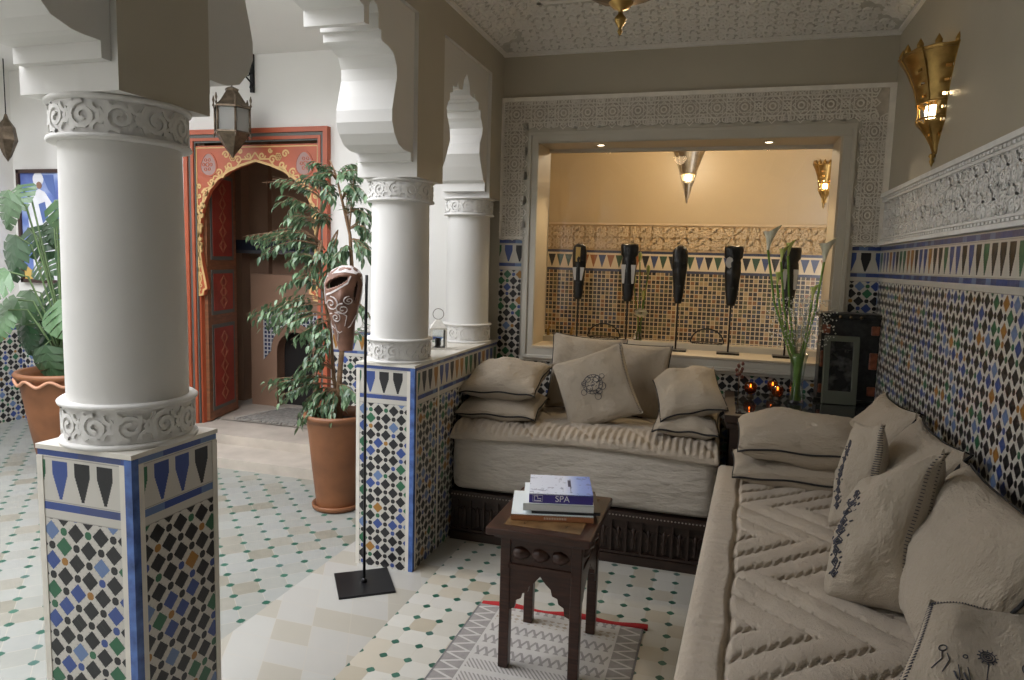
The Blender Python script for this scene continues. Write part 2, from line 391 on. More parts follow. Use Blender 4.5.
# right wall
struct(MB().box(XR, XR+.2, -2, YB+.5, 0, 3.6), 'wall_right', KHAKI)
struct(MB().box(XR-.008, XR, -2, YB-.006, 0, 1.633), 'trim_3', ZWALL, label='zellige tile dado on the right wall')
fr = lambda a, b, h: Vector((XR-.014-h, a, b))
st = MB(); st.box(XR-.014, XR, -2, YB-.006, 1.637, 1.902, 1)
for z0, z1, d in ((1.637, 1.652, .03), (1.887, 1.906, .036), (1.862, 1.872, .026), (1.667, 1.675, .024)): st.box(XR-d, XR-.014, -2, YB-.03, z0, z1)
c = .092
for j in range(2):
    for i in range(40):
        yy = YB-.06-c*(i+.5)
        (star_cell if (i+j) % 3 == 0 else vine_cell)(st, yy, 1.676+c*(j+.5), c, fr, .0095, .006)
for i in range(110):
    yy = YB-.05-.035*i; st.box(XR-.030, XR-.014, yy-.013, yy+.009, 1.874, 1.884); st.box(XR-.026, XR-.014, yy-.013, yy+.009, 1.655, 1.664)
struct(st, 'trim_4', [STUCCOW, STUCCOWB], label='white carved plaster band along the right wall')
# carved frame round the niche
ff = lambda a, b, h: Vector((a, YB-.012-h, b))
fm = MB()
for x0, x1, z0, z1 in ((XL, -1.21, 1.637, 2.472), (.638, XR, 1.637, 2.472), (-1.21, .638, 2.298, 2.472)):
    fm.box(x0, x1, YB-.012, YB, z0, z1, 1)
for x0, x1, z0, z1 in ((XL, XR, 2.455, 2.478), (XL, XL+.014, 1.637, 2.46), (XR-.03, XR, 1.637, 2.46), (XL, -1.21, 1.637, 1.648), (.638, XR, 1.637, 1.648)):
    fm.box(x0, x1, YB-.028, YB-.012, z0, z1)
def band(cells, c):
    for (x, z, sx, sz) in cells:
        fe = lambda a, b, h, x=x, z=z: Vector((x+(a-x)*sx, YB-.012-h, z+(b-z)*sz))
        star_cell(fm, x, z, c, fe, .0066, .009)
        fm.ribbon([(x+c*.40*math.cos(k*PI/4+PI/8), z+c*.40*math.sin(k*PI/4+PI/8)) for k in range(8)], .0085, .012, fe, True)
c = .146
def row(cells, c):
    for (x, z, sx, sz) in cells:
        fe = lambda a, b, h, x=x, z=z: Vector((x+(a-x)*sx, YB-.012-h, z+(b-z)*sz))
        for a0 in (0, PI/4):
            fm.ribbon([(x+c*.50*math.cos(a0+k*PI/2), z+c*.50*math.sin(a0+k*PI/2)) for k in range(4)], .0085, .010, fe, True)
            fm.ribbon([(x+c*.30*math.cos(a0+k*PI/2), z+c*.30*math.sin(a0+k*PI/2)) for k in range(4)], .0065, .009, fe, True)
        fm.ribbon(C8(x, z, c*.11), .008, .010, fe, True)
        for k in range(4):
            a0 = k*PI/2+PI/4; ex_, ez_ = x+c*.66*math.cos(a0), z+c*.66*math.sin(a0)
            fm.ribbon(C8(ex_, ez_, c*.15), .007, .010, fe, True); fm.ribbon(C8(ex_, ez_, c*.05), .006, .010, fe, True)
            a1 = k*PI/2; px_, pz_ = x+c*.5*math.cos(a1), z+c*.5*math.sin(a1)
            fm.ribbon([(px_+c*.14*math.cos(j*PI/2), pz_+c*.14*math.sin(j*PI/2)) for j in range(4)], .007, .011, fe, True)
            for sg in (-1, 1):
                q0 = (x+c*.5*math.cos(a1)+sg*c*.22*abs(math.sin(a1)), z+c*.5*math.sin(a1)+sg*c*.22*abs(math.cos(a1)))
                fm.ribbon([(q0[0]-c*.13*math.cos(a1), q0[1]-c*.13*math.sin(a1)), q0, (q0[0]+c*.06*math.cos(a1)+sg*c*.1*abs(math.sin(a1)), q0[1]+c*.06*math.sin(a1)+sg*c*.1*abs(math.cos(a1)))], .0065, .009, fe)
def C8(x, z, r): return [(x+r*math.cos(k*PI/4), z+r*math.sin(k*PI/4)) for k in range(8)]
row([(XL+.016+c*(i+.5), 2.4535-c/2, 1, 1) for i in range(14)], c)
row([(XL+.016+.068, 2.3065-c*(i+.5), .93, 1) for i in range(4)]+[(XL+.016+.068, 2.3065-c*4.3, .93, .55)], c)
row([(.642+.0585, 2.3065-c*(i+.5), .80, 1) for i in range(4)]+[(.642+.0585, 2.3065-c*4.3, .80, .55)], c)
struct(fm, 'trim_5', [STUCCO, STUCCOBACK], label='carved plaster frame around the wall niche')
# niche: moulded casing, sill, reveals, glass
cs = MB()
def casing(x0, x1, z0, z1, y0, y1, wd):
    cs.box(x0, x1, y0, y1, z1-wd, z1); cs.box(x0, x1, y0, y1, z0, z0+wd); cs.box(x0, x0+wd, y0, y1, z0+wd, z1-wd); cs.box(x1-wd, x1, y0, y1, z0+wd, z1-wd)
casing(-1.211, .639, .887, 2.299, YB-.022, YB, .030)
casing(-1.190, .618, .905, 2.275, YB-.036, YB, .022)
casing(-1.172, .600, .922, 2.257, YB-.026, YB, .045)
win = struct(cs, 'window_1', CASING, bev=.003)
jb = MB(); jb.box(NX0-.012, NX0, YB-.02, YG, NZ0, NZ1+.01).box(NX1, NX1+.012, YB-.02, YG, NZ0, NZ1+.01).box(NX0, NX1, YB-.02, YG, NZ1, NZ1+.012).box(NX0, NX1, YB-.03, YG, NZ0-.012, NZ0)
struct(jb, 'window_lining', plain('lining_paint', (0.58, 0.50, 0.38), 0.5), win)
struct(MB().box(NX0, NX1, YG-.03, YG+.01, NZ0, NZ0+.035).box(NX0, NX1, YG-.02, YG+.01, NZ1-.02, NZ1), 'window_rail', CASING, win)
gm, gnt, gb = newmat('window_glass')
gn = gnt.nodes; gn.remove(gb); tr = gn.new('ShaderNodeBsdfTransparent'); gl = gn.new('ShaderNodeBsdfGlossy'); gl.inputs['Roughness'].default_value = 0.0
fz = gn.new('ShaderNodeFresnel'); fz.inputs[0].default_value = 1.5; mx = gn.new('ShaderNodeMixShader')
gnt.links.new(fz.outputs[0], mx.inputs[0]); gnt.links.new(tr.outputs[0], mx.inputs[1]); gnt.links.new(gl.outputs[0], mx.inputs[2]); gnt.links.new(mx.outputs[0], gn['Material Output'].inputs[0])
struct(MB().quad((NX0, YG-.01, NZ0+.03), (NX1, YG-.01, NZ0+.03), (NX1, YG-.01, NZ1-.01), (NX0, YG-.01, NZ1-.01)), 'window_pane', gm, win)
# salon ceiling with carved cove
ceil = MB(); cz = ZC+.17
ceil.box(XL-.02, XR+.1, -2.1, YB+.1, cz, cz+.12)
struct(ceil, 'ceiling', CEILP)
cv = MB(); DW = .46; sl = .13/DW
def coveback(a, b, h): return Vector((a, YB-b, ZC+b*sl-h))
def coveleft(a, b, h): return Vector((XL+b, a, ZC+b*sl-h))
def coveright(a, b, h): return Vector((XR-b, a, ZC+b*sl-h))
zt = ZC+DW*sl
o_ = [(XL, YB), (XR, YB), (XR, -2), (XL, -2)]; i_ = [(XL+DW*.7, YB-DW), (XR-DW*.7, YB-DW), (XR-DW*.7, -2), (XL+DW*.7, -2)]
for k in (0, 1, 3):
    a, b, c2, d2 = o_[k], o_[(k+1) % 4], i_[(k+1) % 4], i_[k]
    cv.quad((a[0], a[1], ZC), (b[0], b[1], ZC), (c2[0], c2[1], zt), (d2[0], d2[1], zt), 1)
cv.box(XL+DW*.7-.02, XL+DW*.7+.02, -2, YB-DW+.02, zt-.01, cz, 0).box(XR-DW*.7-.02, XR-DW*.7+.02, -2, YB-DW+.02, zt-.01, cz, 0).box(XL+DW*.7, XR-DW*.7, YB-DW-.02, YB-DW+.02, zt-.01, cz, 0)
cv.box(XL, XR, YB-.03, YB, ZC-.012, ZC+.012).box(XL, XL+.02, -2, YB, ZC-.008, ZC+.012).box(XR-.02, XR, -2, YB, ZC-.008, ZC+.012)
slo = .13/(DW*.7)
cl = lambda a, b, h: Vector((XL+b, a, ZC+b*slo-h)); crr = lambda a, b, h: Vector((XR-b, a, ZC+b*slo-h))
c = .098
for r in range(4):
    for i in range(21):
        x = XL+.06+c*(i+.5); b_ = .04+c*(r+.5)
        if b_*.7 < x-XL and b_*.7 < XR-x: (star_cell if (i+r) % 2 else vine_cell)(cv, x, b_, c, coveback, .010, .009)
for r in range(3):
    for i in range(24):
        y = YB-.08-c*(i+.5); b_ = .03+c*(r+.5)
        if YB-y > b_/.7+.03:
            (star_cell if (i+r) % 2 else vine_cell)(cv, y, b_, c, cl, .010, .009)
            (star_cell if (i+r) % 2 else vine_cell)(cv, y, b_, c, crr, .010, .009)
for i in range(60):
    x = XL+.04+.035*i; cv.box(x, x+.022, YB-.040, YB-.006, ZC-.004, ZC+.006)
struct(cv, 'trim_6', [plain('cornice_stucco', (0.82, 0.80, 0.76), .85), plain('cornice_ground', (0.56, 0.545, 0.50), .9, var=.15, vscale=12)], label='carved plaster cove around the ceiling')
struct(MB().box(XM-.4, XR+.2, -2.2, -2.0, 0, 3.6), 'wall_front', WHITEP)
# arcade wall with its lobed arches
ZPANT = 2.575
sA = [(0, ZCAP), (0, 1.930), (.026, 1.930), (.026, 1.968), (.075, 1.968), (.10, 1.970), (.15, 1.985), (.19, 2.025), (.212, 2.070), (.212, 2.12), (.195, 2.18), (.172, 2.25), (.172, 2.30), (.20, 2.345), (.25, 2.362), (.30, 2.365), (.315, 2.372), (.315, 2.405), (.338, 2.405), (.338, 2.465), (.352, 2.488), (.376, 2.497), (.40, 2.488), (.416, 2.465), (.416, 2.394), (.456, 2.390), (.456, 2.45), (.50, 2.46), (.56, 2.47), (.61, 2.50)]
sB = [(0, ZCAP), (0, 1.90), (.03, 1.90), (.03, 1.945), (.055, 1.96), (.10, 2.03), (.138, 2.10), (.13, 2.16), (.095, 2.21), (.085, 2.25), (.11, 2.285), (.13, 2.30), (.13, 2.335), (.165, 2.34), (.165, 2.375), (.215, 2.378), (.235, 2.41), (.25, 2.378), (.30, 2.385), (.32, 2.44)]
arc_spans = [(-.303, 1.337, sA), (Y1+W, Y2, sA), (Y2+W, 3.99, sB)]
aw = MB()
ys = [-1.94]+[q for s in arc_spans for q in s[:2]]+[YB]
for k in range(0, len(ys), 2):
    aw.box(XM, XL, ys[k], ys[k+1], ZCAP, 3.6)
for a, b, _ in arc_spans: aw.box(XM, XL, a, b, ZPANT, 3.6)
aw.box(XM, XL, -2, -1.94, 0, 3.6).box(XM, XL, -1.94, -.303, 0, ZCAP)  # unseen end behind the camera, closed solid to cut light from there
for a, b, s in arc_spans:
    m_ = (a+b)/2
    L_ = [(a-.01, 1.93 if s is sA else 1.90)]+[(a+q, z) for q, z in s[2:]]+[(m_, s[-1][1]+.04), (m_, ZPANT+.01), (a-.01, ZPANT+.01)]
    R_ = [(b+.01, 1.93 if s is sA else 1.90)]+[(b-q, z) for q, z in s[2:]]+[(m_, s[-1][1]+.04), (m_, ZPANT+.01), (b+.01, ZPANT+.01)]
    fn = lambda y, z, h: Vector((h, y, z))
    aw.prism(L_, fn, XM+.015, XL-.02, 1); aw.prism(R_, fn, XM+.015, XL-.02, 1)
awo = struct(aw, 'wall_left', [WHITEP, WHITEP, KHAKI])
for p in awo.data.polygons:      # only the salon face of the arcade is painted khaki
    c3 = p.center
    if abs(p.normal.x) > .9 and c3.x > XL-.005: p.material_index = 2
# parapet from the second column to the back wall
struct(MB().box(XM, XL, Y2+W, YB, 0, ZPT-.012), 'wall_parapet', ZPIER)
struct(MB().box(XM-.003, XL+.003, Y2+W, YB, ZPT-.012, ZPT), 'trim_7', CREAMT, label='cream plaster ledge on top of the tiled parapet')
# courtyard walls
DX0, DX1, DZT = -4.045, -2.790, 2.42
OX0, OX1 = -3.955, -2.880      # clear opening of the door
cw = MB()
cw.box(XCW-.2, DX0+.04, YD, YD+.14, 0, 3.6).box(DX1-.04, XL, YD, YD+.14, 0, 3.6).box(DX0+.04, DX1-.04, YD, YD+.14, DZT-.03, 3.6)
struct(cw, 'wall_courtyard_back', COURTW)
struct(MB().box(XM, XL, YG+.06, YD+.14, 0, 3.6), 'wall_stub', COURTW)
struct(MB().box(XCW-.2, XCW, -2.2, YD, 0, 3.6), 'wall_courtyard_left', COURTW)
struct(MB().box(XCW-.2, XM-.4, -2.2, -2.0, 0, 3.6), 'wall_courtyard_front', COURTW)
struct(MB().box(XCW, DX0-.02, YD-.006, YD, 0, .96).box(DX1+.02, XM, YD-.006, YD, 0, .96), 'trim_8', ZCOURT, label='zellige dado on the far courtyard wall')
struct(MB().box(XCW, XCW+.006, -2, YD-.006, 0, .96), 'trim_9', ZCOURT, label='zellige dado on the left courtyard wall')
struct(MB().box(XCW, XM, 3.45, YD, 2.957, 3.2).box(XCW, XM, 3.40, 3.47, 2.93, 3.25), 'ceiling_gallery', COURTW)
struct(MB().box(XCW, XM, -2.0, -0.65, 3.6, 3.75), 'ceiling_light_block', COURTW)  # unseen roof added over the open court to hold back sky light
# room behind the painted door
struct(MB().box(-5.2, -2.3, YD+.14, 5.95, 0, .14), 'floor_inner_room', STONE)
rw = MB(); rw.box(-5.2, -2.3, 5.62, 5.8, .14, 2.9).box(-5.3, -5.1, YD+.14, 5.8, .14, 2.9).box(-2.5, -2.4, YD+.14, 5.8, .14, 2.9).box(-5.2, -2.3, YD+.14, 5.8, 2.8, 2.95)
rw.box(-5.1, -4.22, 5.45, 5.62, .14, 2.8).box(-4.22, -4.02, 5.56, 5.62, .14, 2.8)
struct(rw, 'wall_inner_room', ROOMW)
struct(MB().box(-5.1, -2.5, 5.40, 5.62, 1.50, 1.53).box(-5.1, -2.5, 5.43, 5.62, 1.53, 1.62, 1), 'trim_10', [plain('grey_ledge', (.09, .09, .10), .5), plain('dark_tile_band', (.03, .035, .06), .3)], label='dark ledge and tile band in the room behind the door')
# ------------------------------------------------------------------ bathroom beyond the glass
bt = MB(); YW = 7.0
bt.box(-2.6, 1.6, YW, YW+.1, 0, 3.0).box(-2.7, -2.6, 4.8, YW, 0, 3).box(1.5, 1.6, YG+.06, YW, 0, 3).box(-2.7, 1.6, 4.75, YW, 2.75, 2.85).box(XL, 1.6, YG+.06, 4.75, 2.75, 2.85).box(-2.6, 1.6, 4.75, YW, -.1, 0).box(XL, 1.6, YG+.06, 4.75, -.1, 0)
bt.box(-2.6, XM, 4.76, 4.86, 0, 3)
struct(bt, 'wall_bathroom', BATHW)
struct(MB().box(-2.6, 1.5, YW-.01, YW, 0, 1.63), 'trim_11', MOSAIC, label='small square mosaic dado on the bathroom wall')
fb = lambda a, b, h: Vector((a, YW-.015-h, b))
sb = MB(); sb.box(-2.6, 1.5, YW-.015, YW, 1.63, 1.90, 1).box(-2.6, 1.5, YW-.03, YW, 1.88, 1.90)
for j in range(2):
    for i in range(36): (star_cell if (i+j) % 2 else vine_cell)(sb, -2.2+.11*i, 1.70+.11*j, .11, fb, .013, .012)
struct(sb, 'trim_12', [plain('bath_stucco', (.66, .52, .32), .8), plain('bath_stucco_ground', (.50, .36, .19), .9)], label='carved plaster band on the bathroom wall')
struct(MB().box(XL+.01, .75, YG+.07, 5.30, .86, .945), 'trim_13', plain('pale_counter', (.62, .56, .44), .3), label='pale counter behind the glass')
lamp('bathroom_lamp', 'POINT', (-.4, 5.9, 2.55), 30, (1, .80, .55), .12)
lamp('inner_room_fill', 'POINT', (-3.2, 5.0, 2.4), .8, (1, .8, .6), .15)  # added fill light, no fixture stands in this room
# ------------------------------------------------------------------ columns
def column(cx, cy, label, pedestal, r=.140):
    t = thing('column', label, 'column', (cx, cy, 0), 'white columns of the arcade')
    h = W/2
    if pedestal:
        pm = MB().box(cx-h, cx+h, cy-h, cy+h, 0, ZPT-.012); p = pm.build('pedestal', ZPIER); p.data.transform(Matrix.Translation((-cx, -cy, 0))); p.parent = t
        tp = MB().box(-h-.003, h+.003, -h-.003, h+.003, ZPT-.012, ZPT).build('pedestal_top', CREAMT, t)
        e = MB(); wd = .019
        e.box(h-wd, h+.003, -h-.003, -h+wd, 0, ZPT-.013)
        e.build('corner_tiles', BLUET, t)
        e = MB()
        e.box(h-wd-.017, h-wd, -h-.002, -h+.002, 0, ZPT-.03).box(-h-.002, -h+.017, -h-.002, -h+.01, 0, ZPT-.03).box(h-.002, h+.002, -h+wd, -h+wd+.017, 0, ZPT-.03)
        e.box(h-.002, h+.002, h-.017, h+.001, 0, ZPT-.03)
        e.build('border_tiles', CREAMT, t)
    MB().lathe([(r, ZPT+.11), (r*1.0, 1.3), (r*.985, 1.5), (r*.97, 1.77)], n=48, cap=False).build('shaft', WHITEP, t)
    for nm, z0, z1 in (('base_ring', ZPT, ZPT+.115), ('capital_ring', ZCAP-.105, ZCAP)):
        m = MB(); R = r+.008
        m.lathe([(R, z0), (R, z1)], n=48, mi=1, cap=False)
        m.lathe([(r-.02, z0), (R+.010, z0), (R+.013, z0+.005), (R+.010, z0+.012), (R, z0+.013)], n=48, cap=False)
        m.lathe([(R, z1-.014), (R+.012, z1-.012), (R+.014, z1-.005), (R+.008, z1), (r-.02, z1)], n=48, cap=False)
        fn = lambda a, b, hh: Vector(((R+hh)*math.cos(a/R), (R+hh)*math.sin(a/R), b))
        n = 12; L = 2*PI*R/n; zc = (z0+z1)/2; q = .034
        for k in range(n):
            x = L*(k+.5); hd = 1 if k % 2 else -1
            m.ribbon(spiral(x, zc, q, 1.6, PI/2*hd, 22, hd), .0095, .006, fn)
            m.ribbon(arc(x+L/2, zc-q*.9, q*.62, PI, 0, 7), .0085, .0055, fn); m.ribbon(arc(x+L/2, zc+q*.9, q*.62, PI, 2*PI, 7), .0085, .0055, fn)
            m.ribbon([(x+L*.5, zc-q*.5), (x+L*.42, zc), (x+L*.5, zc+q*.5), (x+L*.58, zc), (x+L*.5, zc-q*.5)], .009, .006, fn)
            m.ribbon([(x-L*.3, zc-q), (x-L*.5, zc), (x-L*.3, zc+q)], .008, .005, fn)
        m.build(nm, [WHITEP, STUCCOWB], t)
    return t
column(XL-W/2, Y1+W/2, 'large white column on a tiled pedestal, nearest the camera', True, .146)
column(XL-W/2, Y2+W/2, 'white column on the tiled pier at the near end of the parapet', True)
column(XL-W/2, 4.06, 'white column standing on the parapet ledge by the back wall', False, .132)
# ================================================================== CUSHIONS
def basis(n, up=(0, 0, 1), roll=0.0):
    n = Vector(n).normalized(); up = Vector(up); y = (up-n*up.dot(n)).normalized(); x = y.cross(n)
    M = Matrix((x, y, n)).transposed(); return (M @ Matrix.Rotation(roll, 3, 'Z')).to_4x4()
def cushion(label, w, h, t, loc, n, roll=0, group=None, mat=None, pinch=.07, pipe=True, stitch=None, motif=None, bend=0.0, seed=0, up=(0, 0, 1), exp=.42, name='cushion', quad=None):
    mat = mat or LINEN; r = random.Random(seed*13+5); ph = [r.uniform(0, 6.28) for _ in range(8)]
    if quad:      # four corner points: top left, top right, bottom right, bottom left
        TLc, TRc, BRc, BLc = [Vector(c_) for c_ in quad]; loc = (TLc+TRc+BRc+BLc)/4
        ax = ((TRc+BRc)-(TLc+BLc)).normalized(); ay = ((TLc+TRc)-(BLc+BRc)); n = ax.cross(ay).normalized(); up = ay; roll = 0
        loc = loc+n*t*.0; Mi = (Matrix.Translation(loc) @ basis(n, up, 0)).inverted(); QC = [Mi @ c_ for c_ in (TLc, TRc, BRc, BLc)]
    def P(s, q, side):
        x = w/2*s*(1-pinch*(1-q*q)); y = h/2*q*(1-pinch*(1-s*s))
        if quad:
            a_, b_ = (1+s*(1-pinch*(1-q*q)))/2, (1+q*(1-pinch*(1-s*s)))/2; fl3 = (QC[0]*(1-a_)+QC[1]*a_)*b_+(QC[3]*(1-a_)+QC[2]*a_)*(1-b_); x, y = fl3.x, fl3.y
        e = max(0, (1-s*s))*max(0, (1-q*q)); z = t/2*(e**exp)
        z *= 1+.10*math.sin(2.2*s+ph[0])*math.cos(1.9*q+ph[1])+.05*math.sin(5*s+ph[2]+2*q)+.04*math.cos(6*q+ph[3]-3*s)
        z += t*.035*math.sin(9*s*q+ph[6])*(e**.8)+t*.02*math.sin(13*(s+q)+ph[7])*(e**.7)
        for k, (sx, sq) in enumerate(((1, 1), (1, -1), (-1, 1), (-1, -1))):   # creases running in from the corners
            dd = abs((s*sx)-(q*sq)); rr = max(0, s*sx+q*sq-.7); z -= t*.05*math.exp(-(dd/.10)**2)*rr
        z = side*z+bend*(s*s)+(fl3.z if quad else 0)+.004*math.sin(7*s+ph[4])+.004*math.sin(6*q+ph[5])
        return Vector((x, y, z))
    t_ = thing(name, label, 'cushion', loc, group); t_.matrix_world = Matrix.Translation(loc) @ basis(n, up, roll)
    N = 26; g = [math.sin((-1+2*i/N)*PI/2) for i in range(N+1)]
    m = MB()
    for side in (1, -1):
        m.add([P(a, b, side) for a in g for b in g], [(i*(N+1)+j, (i+1)*(N+1)+j, (i+1)*(N+1)+j+1, i*(N+1)+j+1) for i in range(N) for j in range(N)], 0, True)
    m.build('cushion_cover', mat, t_)
    K = 20; e1 = [-1+2*i/K for i in range(K)]
    rim = [P(s, -1, 1) for s in e1]+[P(1, q, 1) for q in e1]+[P(-s, 1, 1) for s in e1]+[P(-1, -q, 1) for q in e1]
    if pipe:
        MB().tube(rim, .0048, 6, closed=True).build('piping', PIPE, t_)
    if stitch:
        m = MB(); K = 46
        for ed in stitch:
            for i in range(1, K):
                s = -1+2*i/K
                if ed == 'r': a, b = P(1, s, 1), P(.93, s, 1)
                elif ed == 'l': a, b = P(-1, s, 1), P(-.93, s, 1)
                elif ed == 't': a, b = P(s, 1, 1), P(s, .93, 1)
                else: a, b = P(s, -1, 1), P(s, -.93, 1)
                m.tube([a+Vector((0, 0, .003)), b+Vector((0, 0, .003))], .0016, 4)
        m.build('blanket_stitch', THREAD, t_)
    if motif:
        m = MB(); m.lines = lambda pts, rad=.0013: m.tube([P(a, b, 1)+Vector((0, 0, .0012)) for a, b in pts], rad*1.25, 4)
        motif(m); m.build('embroidery', THREAD, t_)
    return t_
def C2(cx, cy, r, n=14): return [(cx+r*math.cos(2*PI*i/n), cy+r*math.sin(2*PI*i/n)) for i in range(n+1)]
def motif_flower(m):
    L = m.lines; r = random.Random(3)
    L(C2(0, .05, .28, 24)); L(C2(.3, .2, .07)); L(C2(-.3, -.1, .08)); L(C2(.05, -.32, .09)); L(C2(0, .05, .20, 20)); L(C2(.0, .05, .05)); L(C2(-.12, -.05, .09)); L(C2(.14, .16, .09)); L(C2(-.1, .22, .08)); L(C2(.24, -.08, .1)); L(C2(.12, -.2, .08)); L(C2(-.24, .14, .06))
    for k in range(14):
        a = k*2*PI/14; L([(.21*math.cos(a), .05+.21*math.sin(a)), (.27*math.cos(a+.15), .05+.27*math.sin(a+.15))])
    for k in range(10):
        a = r.uniform(0, 6.28); q = r.uniform(.02, .2); L([(q*math.cos(a), .05+q*math.sin(a)), (q*math.cos(a)+.05, .05+q*math.sin(a)+.02)])
def motif_band(x0):
    def f(m):
        L = m.lines; r = random.Random(5)
        for k in range(9):
            y = -.62+k*.15
            L([(x0-.10, y), (x0+.02, y+.07), (x0+.14, y), (x0+.02, y-.07), (x0-.10, y)], .0022)
            L([(x0-.04, y), (x0+.02, y+.03), (x0+.08, y), (x0+.02, y-.03), (x0-.04, y)], .0022)
            for q in range(4): a, b = r.uniform(-.2, .26), r.uniform(-.07, .07); L([(x0+a, y+b), (x0+a+.06, y+b+.02)], .0018)
    return f
def motif_rings(m):
    L = m.lines
    for cx, cy, r in ((-.66, .18, .045), (-.40, .10, .025), (-.16, .16, .085), (-.16, .16, .055), (-.16, .16, .02), (.25, .05, .06)): L(C2(cx, cy, r), .001)
    for k in range(12): a = k*PI/6; L([(-.16+.09*math.cos(a), .16+.09*math.sin(a)), (-.16+.12*math.cos(a), .16+.12*math.sin(a))], .001)
    L([(-.72, -.1), (-.64, .02), (-.66, .13)], .001); L([(-.60, -.15), (-.56, .0), (-.60, .10)], .001); L([(-.16, -.2), (-.15, .06)], .001)
    for x in (-.44, -.34):
        L([(x, -.4), (x+.02, -.2), (x-.02, -.05)], .001); L([(x, -.3), (x+.05, -.22)], .0016); L([(x, -.22), (x-.05, -.14)], .0016)
Z2 = .645
G1 = 'linen cushions on the daybed under the niche'; G2 = 'linen cushions on the sofa along the right wall'
cushion('dark-piped linen cushion, lower of the stack at the left end of the daybed', .45, .38, .14, (-1.15, 3.69, .70), (0, -.12, 1), .05, G1, seed=1, up=(0, 1, 0))
cushion('dark-piped linen cushion, upper of the stack at the left end of the daybed', .44, .38, .20, (-1.15, 3.735, .84), (-.05, -.30, 1), -.03, G1, seed=2, up=(0, 1, 0))
cushion('large linen cushion with dark piping leaning behind the embroidered one, left side', .43, .44, .15, (-.745, 3.99, .865), (.12, -1, .22), -.06, G1, seed=3)
cushion('large linen cushion with dark piping leaning on the tiles right of the embroidered one', .43, .43, .14, (-.49, 4.0, .845), (-.08, -1, .22), -.03, G1, seed=4)
cushion('tilted linen cushion embroidered with a dark flower motif in the middle of the daybed', .41, .41, .16, (-.640, 3.74, .825), (-.05, -1, .38), .40, G1, seed=5, motif=motif_flower, pipe=False, stitch='r')
cushion('dark-piped linen cushion, lower of the pair at the right end of the daybed', .32, .36, .13, (-.15, 3.68, .705), (0, -.10, 1), .0, G1, seed=6, up=(0, 1, 0))
cushion('dark-piped linen cushion, upper of the pair at the right end of the daybed', .33, .38, .19, (-.155, 3.72, .85), (-.17, -.48, 1), .14, G1, seed=7, up=(0, 1, 0))
cushion('long linen bolster cushion, lower one at the far end of the sofa', .60, .30, .14, (.375, 3.255, .625), (0, -.12, 1), 0, G2, seed=8, up=(0, 1, 0), pinch=.03, exp=.3)
cushion('long plump linen bolster cushion, upper one at the far end of the sofa', .55, .33, .21, (.365, 3.255, .765), (0, -.16, 1), 0, G2, seed=9, up=(0, 1, 0), pinch=.03, exp=.3)
cushion('linen back cushion with dark piping, farthest one along the tiled wall', .5, .5, .17, None, None, 0, G2, seed=10, quad=((.70, 3.42, .975), (.71, 2.88, .985), (.52, 2.92, .565), (.50, 3.40, .565)), pinch=.10)
cushion('linen back cushion with dark piping, behind the small embroidered one on the sofa', .5, .5, .18, None, None, 0, G2, seed=11, quad=((.70, 2.84, .985), (.71, 2.34, .975), (.53, 2.36, .565), (.50, 2.84, .565)), pinch=.10)
cushion('large linen back cushion with dark piping against the tiles, nearest the camera', .6, .5, .22, None, None, 0, G2, seed=12, quad=((.70, 2.30, .955), (.71, 1.66, .95), (.53, 1.72, .565), (.52, 2.28, .565)), pinch=.06)
cushion('small linen cushion with grey embroidery standing on the sofa', .3, .37, .11, None, None, 0, G2, seed=13, motif=motif_band(-.45), pipe=False, stitch='r', quad=(tuple(at(857, 421, 1, 2.72)), tuple(at(886, 424, 1, 2.50)), tuple(at(880, 535, 1, 2.46)), tuple(at(829, 527, 1, 2.66))))
cushion('big linen cushion with embroidered band and blanket stitched edge on the sofa', .4, .5, .22, None, None, 0, G2, seed=14, motif=motif_band(-.50), pipe=False, stitch='r', quad=(tuple(at(862, 482, 1, 2.32)), tuple(at(948, 450, 1, 2.12)), tuple(at(910, 616, 1, 2.02)), tuple(at(822, 603, 1, 2.14))), pinch=.05)
cushion('linen cushion with stitched top edge and ring embroidery in the lower right corner', .4, .4, .11, None, None, 0, G2, seed=15, motif=motif_rings, pipe=False, stitch='tl', quad=(tuple(at(930, 601, 1, 1.74)), (.755, 1.76, .765), (.75, 1.36, .575), tuple(at(862, 742, 2, .575))))
# ================================================================== DAYBED
BX0, BX1, BY0, BY1 = XL+.012, .008, 3.438, YB-.012
def carved_plinth(parent, x0, x1, y0, y1, z1, face):
    m = MB(); m.box(x0, x1, y0+.02, y1, 0.0, z1)
    m.box(x0, x1, y0, y0+.03, 0, .045).box(x0, x1, y0, y0+.03, z1-.045, z1).box(x0, x1, y0+.005, y0+.03, .05, .062)
    n = int((x1-x0)/.075)
    for i in range(n):
        x = x0+(x1-x0)*(i+.5)/n
        m.box(x-.006, x+.006, y0+.004, y0+.03, .06, z1-.045)
        fnp = lambda a, b, h: Vector((a, y0+.02-h, b))
        m.ribbon([(x-.028, .075), (x-.028, .15)]+arc(x, .15, .028, PI, 0, 7)[1:-1]+[(x+.028, .15), (x+.028, .075)], .007, .01, fnp)
        m.lathe([(.002, .07), (.014, .085), (.008, .10), (.016, .125), (.006, .15), (.012, .17), (.003, .185)], (x+.0375, y0+.018, 0), 8)
    o = m.build('plinth', WOOD, parent)
    b = MB()
    k = int((x1-x0)/.017)
    for i in range(k): b.lathe([(.0, -.0045), (.0042, -.002), (.0042, .002), (0, .0045)], (x0+.01+i*.017, y0-.001, z1-.018), 6, cap=False)
    b.build('bead_trim', plain('glint_beads', (.30, .26, .22), .4), o)  # whitish glints along the plinth put into the bead colour
db = thing('daybed', 'low daybed with dark carved plinth and quilted linen mattress under the niche', 'daybed', (0, 0, 0))
